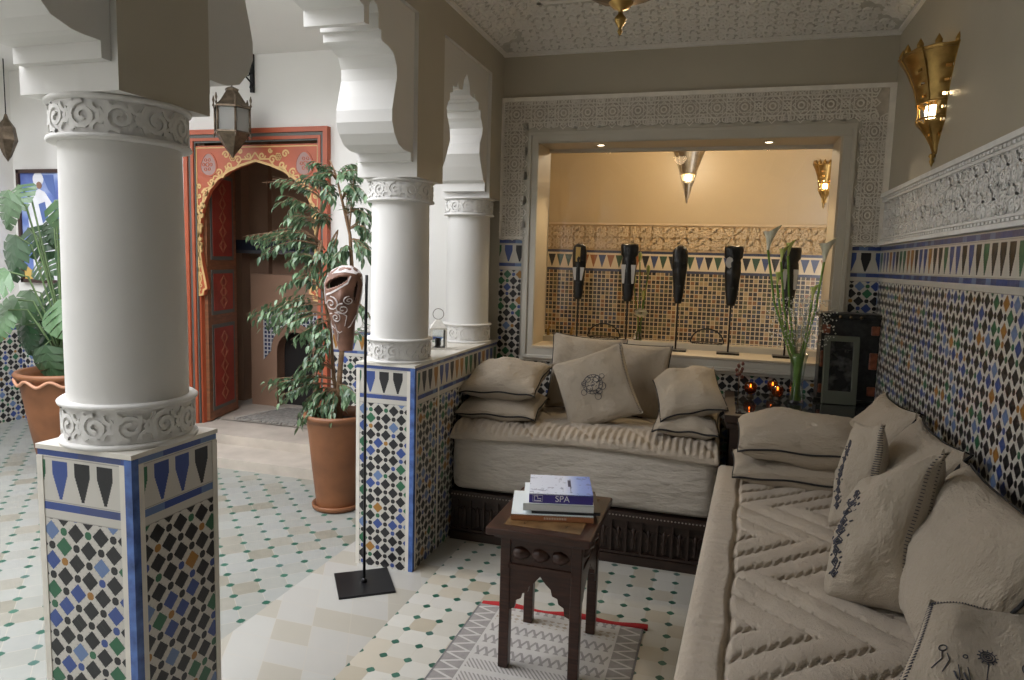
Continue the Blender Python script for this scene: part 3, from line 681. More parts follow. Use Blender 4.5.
carved_plinth(db, BX0, BX1, BY0-.012, BY1, .27, -1)
def soft_block(name, mat, parent, x0, x1, y0, y1, z0, z1, bulge, r, seed=0, wr=.004, nx=50, ny=24, nz=14):
    """upholstered box: rounded edges and slack sides"""
    q = random.Random(seed); ph = [q.uniform(0, 6.28) for _ in range(6)]
    cx, cy, c3 = (x0+x1)/2, (y0+y1)/2, (z0+z1)/2; hx, hy, hz = (x1-x0)/2, (y1-y0)/2, (z1-z0)/2
    def warp(p):
        x, y, z = p; a, b, c_ = (x-cx)/hx, (y-cy)/hy, (z-c3)/hz
        ix = max(-(hx-r), min(hx-r, x-cx)); iy = max(-(hy-r), min(hy-r, y-cy)); iz = max(-(hz-r), min(hz-r, z-c3))
        d = Vector((x-cx-ix, y-cy-iy, z-c3-iz)); v = Vector((cx+ix, cy+iy, c3+iz))+(d.normalized()*r if d.length > 1e-9 else d)
        k = (1-c_*c_)*bulge*(.7+.3*math.sin(3*a+ph[0]))
        if abs(b) > .99: v.y += math.copysign(k*(1-a**8), b)+wr*math.sin(40*z+5*math.sin(4*x+ph[1])+ph[2])
        if abs(a) > .99: v.x += math.copysign(k*(1-b**8), a)
        return v
    m = MB()
    def face(o, u, v, nu, nv):
        vs = [warp(Vector(o)+Vector(u)*i/nu+Vector(v)*j/nv) for i in range(nu+1) for j in range(nv+1)]
        m.add(vs, [(i*(nv+1)+j, (i+1)*(nv+1)+j, (i+1)*(nv+1)+j+1, i*(nv+1)+j+1) for i in range(nu) for j in range(nv)], 0, True)
    X, Y, Z = (x1-x0, 0, 0), (0, y1-y0, 0), (0, 0, z1-z0)
    face((x0, y0, z0), X, Z, nx, nz); face((x0, y1, z0), X, Z, nx, nz); face((x0, y0, z0), Y, Z, ny, nz); face((x1, y0, z0), Y, Z, ny, nz)
    face((x0, y0, z0), X, Y, nx, ny); face((x0, y0, z1), X, Y, nx, ny)
    return m.build(name, mat, parent)
soft_block('mattress', LINENG, db, BX0, BX1, BY0, BY1, .272, .600, .022, .045, 1, .003)
def quilt(name, parent, x0, x1, y0, y1, z0, thick, hfun, nx, ny, r, edge_hem=True, loc_wave=.0):
    m = MB(); vs = []
    xs = np.linspace(x0, x1, nx); ys_ = np.linspace(y0, y1, ny)
    Xg, Yg = np.meshgrid(xs, ys_, indexing='ij')
    ex = np.minimum(Xg-x0, x1-Xg); ey = np.minimum(Yg-y0, y1-Yg); e = np.minimum(ex, ey)
    rd = np.sqrt(np.clip(1-(1-np.clip(e/r, 0, 1))**2, 0, 1))
    H = z0+thick*.5+thick*.5*rd+hfun(Xg, Yg)*np.clip(e/(r*.8), 0, 1)
    B = z0+thick*.5-thick*.5*rd
    top = [(float(Xg[i, j]), float(Yg[i, j]), float(H[i, j])) for i in range(nx) for j in range(ny)]
    bot = [(float(Xg[i, j]), float(Yg[i, j]), float(B[i, j])) for i in range(nx) for j in range(ny)]
    fs = [(i*ny+j, (i+1)*ny+j, (i+1)*ny+j+1, i*ny+j+1) for i in range(nx-1) for j in range(ny-1)]
    m.add(top, fs, 0, True); m.add(bot, fs, 0, True)
    return m.build(name, LINEND, parent, boxuv=False)
def puff(d, wd, amp): return amp*(1-np.exp(-(np.abs(d)/wd)**1.3))
def tri(a): return np.abs((a % 1.0)-.5)*2
def hday(X, Y):
    xx = X+.02*np.sin(9*Y); f1 = tri((Y-3.44)/.36+tri(X/.30)*.55+.0*xx); d1 = (.5-np.abs(f1-.5))*.18
    teeth = (tri(X/.028)-.5)*.010
    h = puff(d1+teeth*.0+np.abs(teeth)*.3, .012, .016)
    g = np.clip(1-(Y-BY0)/.20, 0, 1); h += g*.007*np.sin(2*PI*X/.034+1.5*np.sin(5*X))
    return h-.012*np.clip(1-(Y-BY0)/.12, 0, 1)+.006*np.sin(6*X+1)*np.sin(5*Y)
qo = quilt('quilt', db, BX0-.002, BX1+.012, BY0-.035, BY1, .585, .050, hday, 260, 110, .030)
for v in qo.data.vertices:      # the quilt sags over the front edge
    k = max(0, 1-(v.co.y-BY0+.035)/.10); v.co.z -= .030*k*k*(1+.5*math.sin(4*v.co.x+1)); 
# ================================================================== SOFA
SX0, SX1, SY0, SY1 = -.045, XR-.012, .35, 3.42
so = thing('sofa', 'long built-in sofa with zigzag quilted linen top along the right wall', 'sofa', (0, 0, 0))
soft_block('mattress', LINENG, so, SX0+.01, SX1, SY0, SY1, .26, .545, .012, .05, 2, .002, 24, 60, 14)
m = MB().box(SX0+.05, SX1, SY0, SY1, 0, .27)
m.box(SX0+.03, SX0+.05, SY0, SY1, 0, .05).box(SX0+.03, SX0+.05, SY0, SY1, .22, .27)
for i in range(36):
    y = SY0+.04+.084*i; m.box(SX0+.035, SX0+.05, y-.006, y+.006, .05, .22)
    m.lathe([(.002, .06), (.014, .08), (.008, .10), (.016, .125), (.006, .15), (.012, .18), (.003, .2)], (SX0+.045, y+.042, 0), 8)
m.build('plinth', WOOD, so)
def hsofa(X, Y):
    x = X-.055; SP = .150
    g = x*1.05-tri((Y+.13)/.66)*.33*1.15          # nested chevrons whose points face the front edge
    d1 = np.abs(((g/SP) % 1.0)-.5)*SP             # distance from the middle of a ridge
    saw = ((X/.030) % 1.0)*.021             # toothed stitching
    d2 = SP/2-np.abs((((g+saw)/SP) % 1.0)-.5)*SP
    h = .013*np.sqrt(np.clip(1-(d1/(SP/2))**2, 0, 1))+.009*(1-np.exp(-(d2/.007)**1.5))
    h = h+.004*np.sin(11*X+7*Y)*np.sin(9*Y-4*X)
    seam = np.abs(X-.052-.004*np.sin(18*Y)); h = np.where(X < .052, .018, h)
    h = h-.020*np.exp(-(seam/.008)**2)
    h = h+np.where(X < .052, .0022*np.sin(2*PI*Y/.040+2*np.sin(7*Y))*np.sin(3*Y), 0)
    return h-.018+.006*np.sin(5*Y)*np.sin(4*X)
quilt('quilt', so, SX0-.012, SX1, SY0, SY1-.01, .515, .062, hsofa, 230, 860, .045)
for ch in so.children:          # the sofa's front edge is not quite parallel to the wall
    for v in ch.data.vertices: v.co.x += (v.co.y-1.7)*.042*(XR-v.co.x)/(XR-SX0)
# ================================================================== CORNER TABLE
CT = thing('corner_table', 'low dark wooden corner cabinet between daybed and sofa with a glossy top', 'table', (.405, 3.84, 0))
X0, X1_, Y0, Y1_ = -.375, .375, -.35, .36; TZ = .80
MB().box(X0, X1_, Y0, Y1_, TZ-.045, TZ-.006).box(X0+.01, X1_-.01, Y0+.01, Y1_-.01, TZ-.075, TZ-.045).build('table_top', WOOD, CT, bev=.004)
m = MB().box(X0+.03, X1_-.03, Y0+.03, Y1_-.03, .0, TZ-.075)
m.box(X0+.02, X1_-.02, Y0+.02, Y0+.03, 0, .06).box(X0+.02, X0+.07, Y0+.02, Y0+.03, .06, TZ-.075).box(X1_-.07, X1_-.02, Y0+.02, Y0+.03, .06, TZ-.075)
m.box(X0+.02, X0+.03, Y0+.02, Y1_-.03, 0, .06).box(X0+.02, X0+.03, Y0+.02, Y0+.07, .06, TZ-.075)
m.build('cabinet_body', WOOD, CT)
MB().box(X0+.05, X1_-.05, Y0+.05, Y1_-.05, TZ-.008, TZ).build('glass_top', plain('dark_glass', (.02, .022, .024), .04, spec=.8), CT)
# amber candle holders
AMB = plain('amber_glass', (.62, .20, .05), .06, trans=.92)
for i, (px, py, lab, r) in enumerate(((750, 397, 'round amber glass candle holder standing alone, leftmost on the corner table', .034), (771, 392, 'amber glass candle holder farther back of the close pair on the corner table', .030), (777, 400, 'amber glass candle holder in front in the close pair on the corner table', .032))):
    p = at(px, py, 2, TZ); p.y = min(p.y, 4.12)
    t = thing('candle_holder', lab, 'candle holder', (p.x, p.y, TZ), 'amber candle holders on the corner table')
    MB().lathe([(r*.55, 0), (r*.6, .006), (r*.25, .014), (r*.35, .02)], n=16).build('foot', OLDBRASS, t)
    MB().lathe([(r*.35, .018), (r*.85, .032), (r, .050), (r*.93, .068), (r*.72, .080), (r*.66, .080), (r*.86, .066), (r*.92, .05), (r*.78, .034), (0, .026)], n=20, cap=False).build('glass_bowl', AMB, t)
    MB().lathe([(r*.4, .03), (r*.4, .05), (0, .052)], n=10).build('candle', plain('wax', (.8, .6, .4), .5), t)
    MB().lathe([(0, .052), (.004, .057), (.003, .064), (0, .072)], n=8, cap=False).build('flame', plain('candle_flame', (1, .6, .2), .5, emit=(1, .5, .12), estr=14), t)
t = thing('dried_sprig', 'small dark dried sprig standing behind the candle holders on the corner table', 'dried flower', (.10, 4.05, TZ))
m = MB()
for k in range(3):
    a = k*2.1; b = Vector((.01*math.cos(a), .01*math.sin(a), .14+.02*k)); m.tube([(0, 0, 0), b*.5, b], .0018, 5)
m.build('stem', BARK, t)
m = MB()
for k in range(9):
    a = k*2.4; m.lathe([(0, -.012), (.009, -.003), (.008, .006), (0, .013)], (.016*math.cos(a), .016*math.sin(a), .10+.009*k), 7, cap=False)
m.build('seed_heads', plain('dry_heads', (.20, .08, .06), .8), t)
# vase of calla lilies
vx, vy = .385, 3.93
vm_, vnt, vb_ = newmat('vase_glass'); VGL = vm_; vnn = vnt.nodes; vnn.remove(vb_)
vt = vnn.new('ShaderNodeBsdfTransparent'); vt.inputs[0].default_value = (.93, .96, .94, 1); vg = vnn.new('ShaderNodeBsdfGlossy'); vg.inputs['Roughness'].default_value = .03
vl = vnn.new('ShaderNodeLayerWeight'); vl.inputs[0].default_value = .35; vx_ = vnn.new('ShaderNodeMixShader')
vnt.links.new((S(vnt, vl.outputs['Facing'])*.45+.04).k, vx_.inputs[0]); vnt.links.new(vt.outputs[0], vx_.inputs[1]); vnt.links.new(vg.outputs[0], vx_.inputs[2]); vnt.links.new(vx_.outputs[0], vnn['Material Output'].inputs[0])
va = thing('flower_vase', 'tall clear glass vase of calla lilies and baby’s breath on the corner table', 'vase', (vx, vy, TZ))
MB().lathe([(.0, .0), (.040, 0), (.042, .004), (.034, .06), (.032, .13), (.040, .22), (.050, .26), (.048, .26), (.038, .22), (.029, .13), (.031, .06), (.036, .012), (0, .010)], n=28, cap=False).build('vase_glass', VGL, va)
GRN = plain('lily_green', (.16, .30, .045), .5, var=.2, vscale=20); LILY = plain('lily_white', (.85, .84, .68), .5); LILYB = plain('lily_bud', (.60, .68, .22), .5)
m = MB(); heads = [(768, 250, 1), (781, 262, 0), (788, 256, 0), (824, 262, 1), (777, 285, 0), (812, 300, 0)]
hp = []
for k, (a, b, big) in enumerate(heads):
    p = at(a, b, 1, vy-.03+.015*k); q = Vector((p.x-vx, p.y-vy, p.z-TZ)); hp.append(q)
    s0 = Vector((.02*math.cos(k*2.3), .02*math.sin(k*2.3), .015)); md = Vector((q.x*.25, q.y*.3, .26))
    m.tube([s0, s0*.3+Vector((0, 0, .13)), md, (md+q)/2+Vector((q.x*.12, 0, .0)), q], [.0055, .0055, .005, .005, .006], 6)
for k in range(44):
    a = k*1.9; rr = .026*(.5+.5*(k%3)/2); m.tube([(rr*math.cos(a), rr*math.sin(a), .015), (.016*math.cos(a+1), .010*math.sin(a+1), .13), (.028*math.cos(a+.6), .028*math.sin(a+.6), .26)], .0022, 4)
m.build('stems', GRN, va)
for k, q in enumerate(hp):
    big = heads[k][2]; L = .105 if big else .075; m = MB(); R = .031 if big else .017
    vs = []; n = 14
    for j, (rr, zz) in enumerate(((.2, 0), (.32, .25), (.5, .5), (.85, .75), (1.1, .9))):
        for i in range(n):
            a = 2*PI*i/n; lip = 1+.6*max(0, math.cos(a))*(j == 4); vs.append(q+Vector((rr*R*math.cos(a)*lip+.006*zz, rr*R*math.sin(a), zz*L+(.035 if big else .02)*(j == 4)*max(0, math.cos(a)))))
    m.add(vs, [(j*n+i, j*n+(i+1) % n, (j+1)*n+(i+1) % n, (j+1)*n+i) for j in range(4) for i in range(n)], 0, True)
    fl_ = m.build('lily_flower', LILY if big else LILYB, va)
    MB().tube([q+Vector((0, 0, .01)), q+Vector((.004, 0, L*.8))], [.003, .002], 5).build('spadix', plain('spadix_yellow', (.75, .55, .08), .6), fl_)
m = MB(); r = random.Random(4)
for k in range(420):
    a = r.uniform(0, 6.28); ht = r.uniform(.30, .56); rad = (.03+.13*math.sin(min(1, (ht-.24)/.22)*PI*.62))*math.sqrt(r.random()); p = Vector((rad*math.cos(a)*1.15, rad*math.sin(a)*.8, ht)); s_ = r.uniform(.003, .0055)
    m.lathe([(0, -s_), (s_, 0), (0, s_)], p, 4, cap=False)
tag(m.build('tiny_blossoms', plain('babys_breath', (.60, .60, .55), .8), va), kind='stuff')
m = MB()
for k in range(46):
    a = r.uniform(0, 6.28); ht = r.uniform(.34, .54); rad = r.uniform(.03, .14); m.tube([(.02*math.cos(a), .02*math.sin(a), .22), (rad*.5*math.cos(a), rad*.5*math.sin(a), ht-.08), (rad*math.cos(a), rad*.8*math.sin(a), ht)], .0009, 3)
m.build('fine_twigs', plain('twig_green', (.16, .2, .1), .7), va)
# dark jewel box and framed picture
bx = thing('jewellery_chest', 'dark metal covered chest inlaid with amber stones in the corner of the table', 'chest', (.635, 4.10, TZ))
m = MB().box(-.135, .150, -.05, .09, 0, .45).box(-.150, .160, -.065, .10, .45, .475).box(-.150, .160, -.065, .10, -.0, .02)
m.build('chest_body', plain('blackened_metal', (.035, .036, .036), .35, metal=.5, var=.3, vscale=40, bmp=.5, bscale=80), bx, bev=.004)
k = 0
for xx in (-.112, .125):
    for zz in (.07, .16, .25, .34):
        m = MB(); m.box(-.020, .020, -.008, .006, -.024, .024); o = m.build('amber_stone', plain('amber_stone', (.22, .07, .035), .3, var=.4, vscale=30), bx, bev=.005); o.location = (xx, -.052, zz+.05*(k % 2)); k += 1
for xx in (-.05, .0, .05): MB().lathe([(0, -.006), (.010, 0), (0, .006)], (xx, -.072, .455), 8, cap=False, M=Matrix.Rotation(PI/2, 3, 'X')).build('metal_stud', OLDBRASS, bx)
pf = thing('picture_frame', 'small silver green framed picture with a dark image leaning on the chest', 'picture frame', (.60, 3.985, TZ))
MF = Matrix.Translation((0, 0, .0)) @ Matrix.Rotation(-.12, 4, 'X') @ Matrix.Rotation(.12, 4, 'Z')
FR = plain('verdigris_frame', (.17, .18, .14), .4, metal=.4)
m = MB(); a_, b_ = .085, .36
for x0, x1, z0, z1 in ((-a_, a_, .04, .07), (-a_, a_, b_-.03, b_), (-a_, -a_+.028, .07, b_-.03), (a_-.028, a_, .07, b_-.03)): m.box(x0, x1, -.012, .012, z0, z1, M=MF)
m.box(-a_+.02, a_-.02, .004, .010, .05, b_-.02, M=MF).box(-.02, .02, .01, .03, .0, .06, M=MF).box(-a_, a_, -.012, .012, .0, .04, M=MF)
m.build('frame', FR, pf, bev=.003)
pm_, pnt, pb = newmat('dark_picture'); nn = noise(pnt, 16, 4); setc(pnt, pb, ramp(pnt, nn, [(.45, (.006, .006, .006)), (.72, (.12, .12, .11))], False)); pb.inputs['Roughness'].default_value = .25
MB().box(-a_+.028, a_-.028, -.002, .004, .07, b_-.03, M=MF).build('picture', pm_, pf)
# ================================================================== SIDE TABLE, BOOKS
sx0, sx1, sy0, sy1 = -.725, -.425, 2.345, 2.725; TT = .555
tc = ((sx0+sx1)/2, (sy0+sy1)/2)
tb_ = thing('side_table', 'dark wooden side table with scalloped arches standing on the rug', 'side table', (tc[0], tc[1], 0))
hx, hy = (sx1-sx0)/2, (sy1-sy0)/2
m = MB().box(-hx-.045, hx+.035, -hy-.045, hy+.06, TT-.030, TT).box(-hx-.02, hx+.02, -hy-.02, hy+.03, TT-.045, TT-.030)
m.build('table_top', WOODR, tb_, bev=.005)
MB().box(-hx+.01, hx-.01, -hy, hy+.015, TT-.002, TT+.0015).build('inlaid_panel', plain('inlay_wood', (.15, .085, .035), .22, var=.35, vscale=18), tb_)
for sx in (-1, 1):
    for sy in (-1, 1):
        MB().box(min(sx*hx, sx*(hx-.038)), max(sx*hx, sx*(hx-.038)), min(sy*hy, sy*(hy-.038)), max(sy*hy, sy*(hy-.038)), 0.008, TT-.045).build('leg', WOODR, tb_, bev=.003)
def apron(w_):
    a = w_/2; pr = [(-a, .40), (-a, .235), (-a+.022, .245), (-a+.026, .275), (-a+.045, .285), (-a+.050, .305), (-a+.070, .312), (-a*.35, .335), (-a*.18, .352), (0, .378)]
    return pr+[(-x, z) for x, z in reversed(pr[:-1])]
for sy in (-1, 1):
    fn = lambda a, b, h, s=sy: Vector((a, s*(hy-.012)+h, b))
    m = MB().prism(apron(2*hx-.07), fn, -.008, .008)
    m.box(-hx+.03, hx-.03, sy*(hy-.012)-.006, sy*(hy-.012)+.006, .40, TT-.04).box(-hx+.03, hx-.03, sy*(hy-.012)-.012, sy*(hy-.012)+.012, .395, .412)
    for k in (-1, 0, 1): m.lathe([(.004, -.034), (.022, -.026), (.028, 0), (.018, .022), (.006, .036)], (k*.072, sy*(hy-.014), .455), 12, M=Matrix.Rotation(PI/2, 3, 'Y'))
    m.build('apron', WOODR, tb_)
for sx in (-1, 1):
    fn = lambda a, b, h, s=sx: Vector((s*(hx-.012)+h, a, b))
    m = MB().prism(apron(2*hy-.07), fn, -.008, .008)
    m.box(sx*(hx-.012)-.006, sx*(hx-.012)+.006, -hy+.03, hy-.03, .40, TT-.04).box(sx*(hx-.012)-.012, sx*(hx-.012)+.012, -hy+.03, hy-.03, .395, .412)
    for k in (-1, 0, 1): m.lathe([(.004, -.034), (.022, -.026), (.028, 0), (.018, .022), (.006, .036)], (sx*(hx-.014), k*.09, .455), 12, M=Matrix.Rotation(PI/2, 3, 'X'))
    m.build('apron', WOODR, tb_)
PAGE = plain('paper_pages', (.78, .77, .73), .8)
def text(body, size, M, mat, name, parent, ext=.0004, sp=1.0):
    cu_ = bpy.data.curves.new(name, 'FONT'); cu_.body = body; cu_.size = size; cu_.extrude = ext; cu_.align_x = 'CENTER'; cu_.align_y = 'CENTER'; cu_.space_character = sp
    tmp = bpy.data.objects.new('tmp', cu_); sc.collection.objects.link(tmp); bpy.context.view_layer.update()
    me = bpy.data.meshes.new_from_object(tmp.evaluated_get(bpy.context.evaluated_depsgraph_get())); bpy.data.objects.remove(tmp)
    me.name = name; me.materials.clear(); me.materials.append(mat); o = bpy.data.objects.new(name, me); sc.collection.objects.link(o); o.parent = parent; o.matrix_local = M; return o
def book(label, w_, d_, h_, loc, rz, cover, spine=None):
    t = thing('book', label, 'book', loc, 'books stacked on the side table', rz)
    sp_ = MB().box(-w_/2, w_/2, -d_/2, -d_/2+.003, 0, h_).box(-w_/2, w_/2, -d_/2, d_/2, 0, .003)
    sp_.build('spine', spine or cover, t)
    MB().box(-w_/2, w_/2, -d_/2, d_/2, h_-.003, h_).build('cover', cover, t)
    MB().box(-w_/2+.003, w_/2-.003, -d_/2+.003, d_/2-.004, .003, h_-.003).build('pages', PAGE, t)
    return t
bz = TT+.0015
def on(px, py, z): return at(px, py, 2, z)
ORG = plain('orange_cloth', (.42, .17, .07), .6); WHC = plain('white_cover', (.74, .78, .78), .3); DKC = plain('charcoal_cover', (.03, .03, .035), .4)
PUR = plain('violet_spine', (.055, .04, .27), .35)
a = on(505, 521, bz); b = on(590, 523, bz); wB = (b-a).length*.97; a = a-Vector((.018, 0, 0)); b = b-Vector((.018, 0, 0)); rzB = math.atan2(b.y-a.y, b.x-a.x)*.8
yb = (a.y+b.y)/2
b1 = book('thin pale book with an orange brown spine at the bottom of the stack', wB, .27, .022, ((a.x+b.x)/2, yb+.14, bz), rzB, WHC, ORG)
m = MB()
for k in range(14): m.box(-.03+.006*k, -.0265+.006*k, -.1356, -.1345, .007, .015)
m.build('spine_lettering', plain('cream_print', (.7, .6, .5), .6), b1)
z2 = bz+.022; a = on(514, 512, z2+.01); b2 = book('charcoal covered book slipped between the pale ones in the stack', wB*.84, .24, .012, ((a.x)+wB*.49, yb+.155, z2), rzB+.02, DKC, DKC)
z3 = z2+.012; b3 = book('white book lying directly under the violet one', wB*.86, .25, .026, (a.x+wB*.405, yb+.148, z3), rzB, WHC, WHC)
cm, cnt, cb = newmat('spa_cover'); uu, vv, ww = uvs(cnt, 'Object')
g_ = ramp(cnt, uu*3.2+.5, [(0, (.78, .82, .90)), (.55, (.74, .80, .93)), (.72, (.30, .42, .80)), (1, (.16, .22, .62))], False)
sp1 = noise(cnt, 45, 2, 'Object'); setc(cnt, cb, mix(cnt, sp1.gt(.62)*.5, g_, (.12, .14, .24))); cb.inputs['Roughness'].default_value = .25
z4 = z3+.026; b4 = book('blue and white book with a violet spine lettered SPA on top of the stack', wB*.78, .235, .034, (a.x+wB*.43, yb+.155, z4), rzB, cm, PUR)
WPR = plain('white_print', (.85, .85, .9), .5); SM = Matrix.Translation((.005, -.1180, .017)) @ Matrix.Rotation(PI/2, 4, 'X')
text('SPA', .033, SM, WPR, 'title_lettering', b4)
m = MB(); fs_ = lambda a, b, h: Vector((a, -.1177-h, b))
m.ribbon([(-.098, .009), (-.098, .026), (-.086, .026), (-.086, .017), (-.074, .017), (-.074, .009)], .003, .0006, fs_, True)
m.ribbon([(-.104, .006), (-.068, .006), (-.068, .029), (-.104, .029)], .0012, .0006, fs_, True)
m.build('spine_marks', WPR, b4)
m = MB().box(.028, .040, -.02, .06, .034, .0343).box(.036, .038, -.09, .0, .034, .0343); m.build('cover_figure', plain('ink', (.05, .05, .1), .5), b4)
# ================================================================== RUG
def rugmat():
    m, nt, b = newmat('kilim'); x, y, _ = uvs(nt, 'Object')
    W_ = (.50, .48, .45); G_ = (.20, .185, .18); D_ = (.06, .06, .07)
    ex = (0.355-x.abs())      # distance from the side edges
    sy = (y*11.0).frac(); row = (y*11.0).floor(); k = wnoise(nt, row, 1.0, 3.0)
    zz = ((x*28.0).frac()-.5).abs()*2.0; hatch = (((x*60.0)+(y*46.0)).frac()).lt(.45)
    cross = (((x*34.0).frac()-.5).abs()+((y*34.0).frac()-.5).abs()).lt(.38)
    p1 = mix(nt, hatch, W_, G_); p2 = mix(nt, cross, W_, (.30, .24, .17)); p3 = mix(nt, (zz-((sy-.5).abs()*2.0)).abs().lt(.3), W_, G_)
    pat = mix(nt, k.gt(.35), p1, p2); pat = mix(nt, k.gt(.65), pat, p3)
    pat = mix(nt, sy.lt(.34), pat, W_)
    zb = (((y*16.0).frac()-.5).abs()*2.0*.075-(ex-.012)).abs().lt(.012)
    bor = mix(nt, zb, G_, W_); bor = mix(nt, ex.between(.095, .105), bor, W_)
    col = mix(nt, ex.lt(.105), pat, bor); col = mix(nt, ex.lt(.008), col, D_)
    col = mix(nt, noise(nt, 40, 3)*.6, col, (.40, .38, .35))
    setc(nt, b, col); b.inputs['Roughness'].default_value = .95; bump(nt, b, noise(nt, 220, 2), .003, .5); return m
rg = thing('rug', 'woven grey and white patterned rug under the side table', 'rug', (-.595, 2.10, 0))
m = MB(); nx, ny = 24, 60; vs = []
for i in range(nx+1):
    for j in range(ny+1):
        x = -.355+.71*i/nx; y = -.75+1.45*j/ny; vs.append((x, y+.012*math.sin(3*x), .006+.0015*math.sin(9*x+4*y)))
m.add(vs, [(i*(ny+1)+j, (i+1)*(ny+1)+j, (i+1)*(ny+1)+j+1, i*(ny+1)+j+1) for i in range(nx) for j in range(ny)], 0, True)
m.box(-.355, .355, -.75, .70, .0005, .003)
m.build('rug_field', rugmat(), rg)
m = MB(); pts = []; vs = []
for i in range(41):
    x = -.345+.715*i/40; yb_ = .700+.012*math.sin(3*x); wv = .022+.006*math.sin(15*x)
    vs += [(x, yb_-.004, .008), (x, yb_+wv*.5, .017+.006*math.sin(22*x)), (x, yb_+wv, .004), (x, yb_-.004, .001)]
m.add(vs, [(i*4+k, i*4+(k+1) % 4, i*4+4+(k+1) % 4, i*4+4+k) for i in range(40) for k in range(4)], 0, True)
m.build('red_fringe', plain('red_wool', (.38, .018, .02), .9, bmp=.6, bscale=120), rg, label=None) if False else m.build('red_fringe', plain('red_wool', (.38, .018, .02), .9, bmp=.6, bscale=120), rg)
# ================================================================== MASKS IN THE NICHE
GOLDP = plain('gold_patch', (.50, .33, .10), .4, metal=.5); WHP = plain('chalk_patch', (.62, .60, .56), .6)
def niche_mask(px, lab, kind):
    p = at(px, 300, 1, 4.38); x = p.x; t = thing('mask_on_stand', lab, 'mask', (x, 4.38, NZ0), 'carved masks on stands in the niche')
    MB().box(-.065, .065, -.045, .045, 0, .012).build('stand_base', BLACK, t, bev=.002)
    MB().tube([(0, 0, .01), (0, 0, .36)], .0055, 8).build('stand_rod', BLACK, t)
    lo, hi = .29, .640
    prof = {'oval': [(.0, .020), (.12, .027), (.3, .030), (.5, .036), (.7, .040), (.88, .041), (.96, .032), (1, .012)],
            'hat': [(.0, .022), (.15, .030), (.35, .036), (.55, .042), (.74, .040), (.80, .033), (.81, .048), (.97, .050), (1, .047)],
            'club': [(.0, .018), (.15, .026), (.35, .032), (.55, .039), (.75, .043), (.9, .040), (.97, .028), (1, .01)]}[kind if kind != 'bird' else 'hat']
    m = MB(); n = 16; vs = []; K = 22
    for j in range(K+1):
        f = j/K; hw = 1.1*np.interp(f, [a for a, _ in prof], [b for _, b in prof]); z = lo+(hi-lo)*f
        nose = .018*math.exp(-((f-.5)/.14)**2)+.010*math.exp(-((f-.72)/.05)**2); brow = -.008*math.exp(-((f-.60)/.03)**2)
        for i in range(n):
            a = 2*PI*i/n; sx, sy = math.cos(a), math.sin(a); d = hw*.62*sy
            if sy < -.3: d -= nose*max(0, 1-abs(sx)*2.2); d -= brow*(abs(sx) > .25)
            vs.append((hw*sx, d-.004, z))
    m.add(vs, [(j*n+i, j*n+(i+1) % n, (j+1)*n+(i+1) % n, (j+1)*n+i) for j in range(K) for i in range(n)]+[tuple(range(n)), tuple(range(K*n, K*n+n))], 0, True)
    face = m.build('mask_face', BLACK, t)
    fn = lambda a, b, h: Vector((a, -.018-h, b))
    EC = plain('ebony_cut', (.03, .028, .026), .5)
    for sx in (-1, 1): MB().ribbon([(sx*.010, .53), (sx*.020, .536), (sx*.030, .53)], .006, .012, fn).build('eye_slit', EC, face)
    MB().ribbon([(-.012, .395), (.012, .395)], .010, .012, fn).build('mouth', EC, face)
    m = MB()
    if kind == 'oval':
        m.box(-.018, .010, -.036, -.020, .525, .615); m.build('gold_panel', GOLDP, face)
        for sx in (-1, 1): MB().prism([(sx*.012, .49), (sx*.037, .49), (sx*.024, .41), (sx*.014, .41)], fn, .0, .014).build('chalk_cheek', WHP, face)
    elif kind == 'hat':
        for sx in (-1, 1): MB().prism([(sx*.016, .515), (sx*.044, .515), (sx*.034, .40), (sx*.022, .40)], fn, .0, .014).build('chalk_cheek', WHP, face)
    elif kind == 'bird':
        m.prism([(-.022+.022*math.cos(q*PI/4), .545+.034*math.sin(q*PI/4)) for q in range(8)], fn, 0, .016); m.build('chalk_eye', WHP, face)
    return t
niche_mask(578, 'narrow dark oval mask with a gold panel on its brow, leftmost in the niche', 'oval')
niche_mask(627.5, 'dark block-topped mask with two white cheeks, second from the left in the niche', 'hat')
niche_mask(678, 'plain dark club-shaped mask in the middle of the niche', 'club')
niche_mask(731, 'dark block-topped mask with a white eye patch, second from the right', 'bird')
niche_mask(788, 'dark block-topped mask half hidden behind the calla lilies', 'hat')
# recessed niche lights
for i, (px, py) in enumerate(((601, 145), (769, 142))):
    p = at(px, py, 2, NZ1)
    t = thing('recessed_spotlight', ('left' if i == 0 else 'right')+' small recessed spotlight in the niche soffit', 'spotlight', (p.x, min(p.y, 4.42), NZ1), 'recessed spotlights in the niche soffit')
    MB().lathe([(.022, -.004), (.030, -.004), (.032, 0), (.022, 0)], n=20, cap=False).build('trim_ring', CASING, t)
    MB().lathe([(0, -.002), (.021, -.002)], n=20, cap=False).build('lens', plain('lit_lens', (1, 1, 1), .5, emit=(1, .85, .6), estr=9), t)
    l = lamp('niche_spot', 'SPOT', (0, 0, -.012), 14, (1, .78, .48), .02); l.parent = t; l.data.spot_size = 1.9; l.data.spot_blend = .6
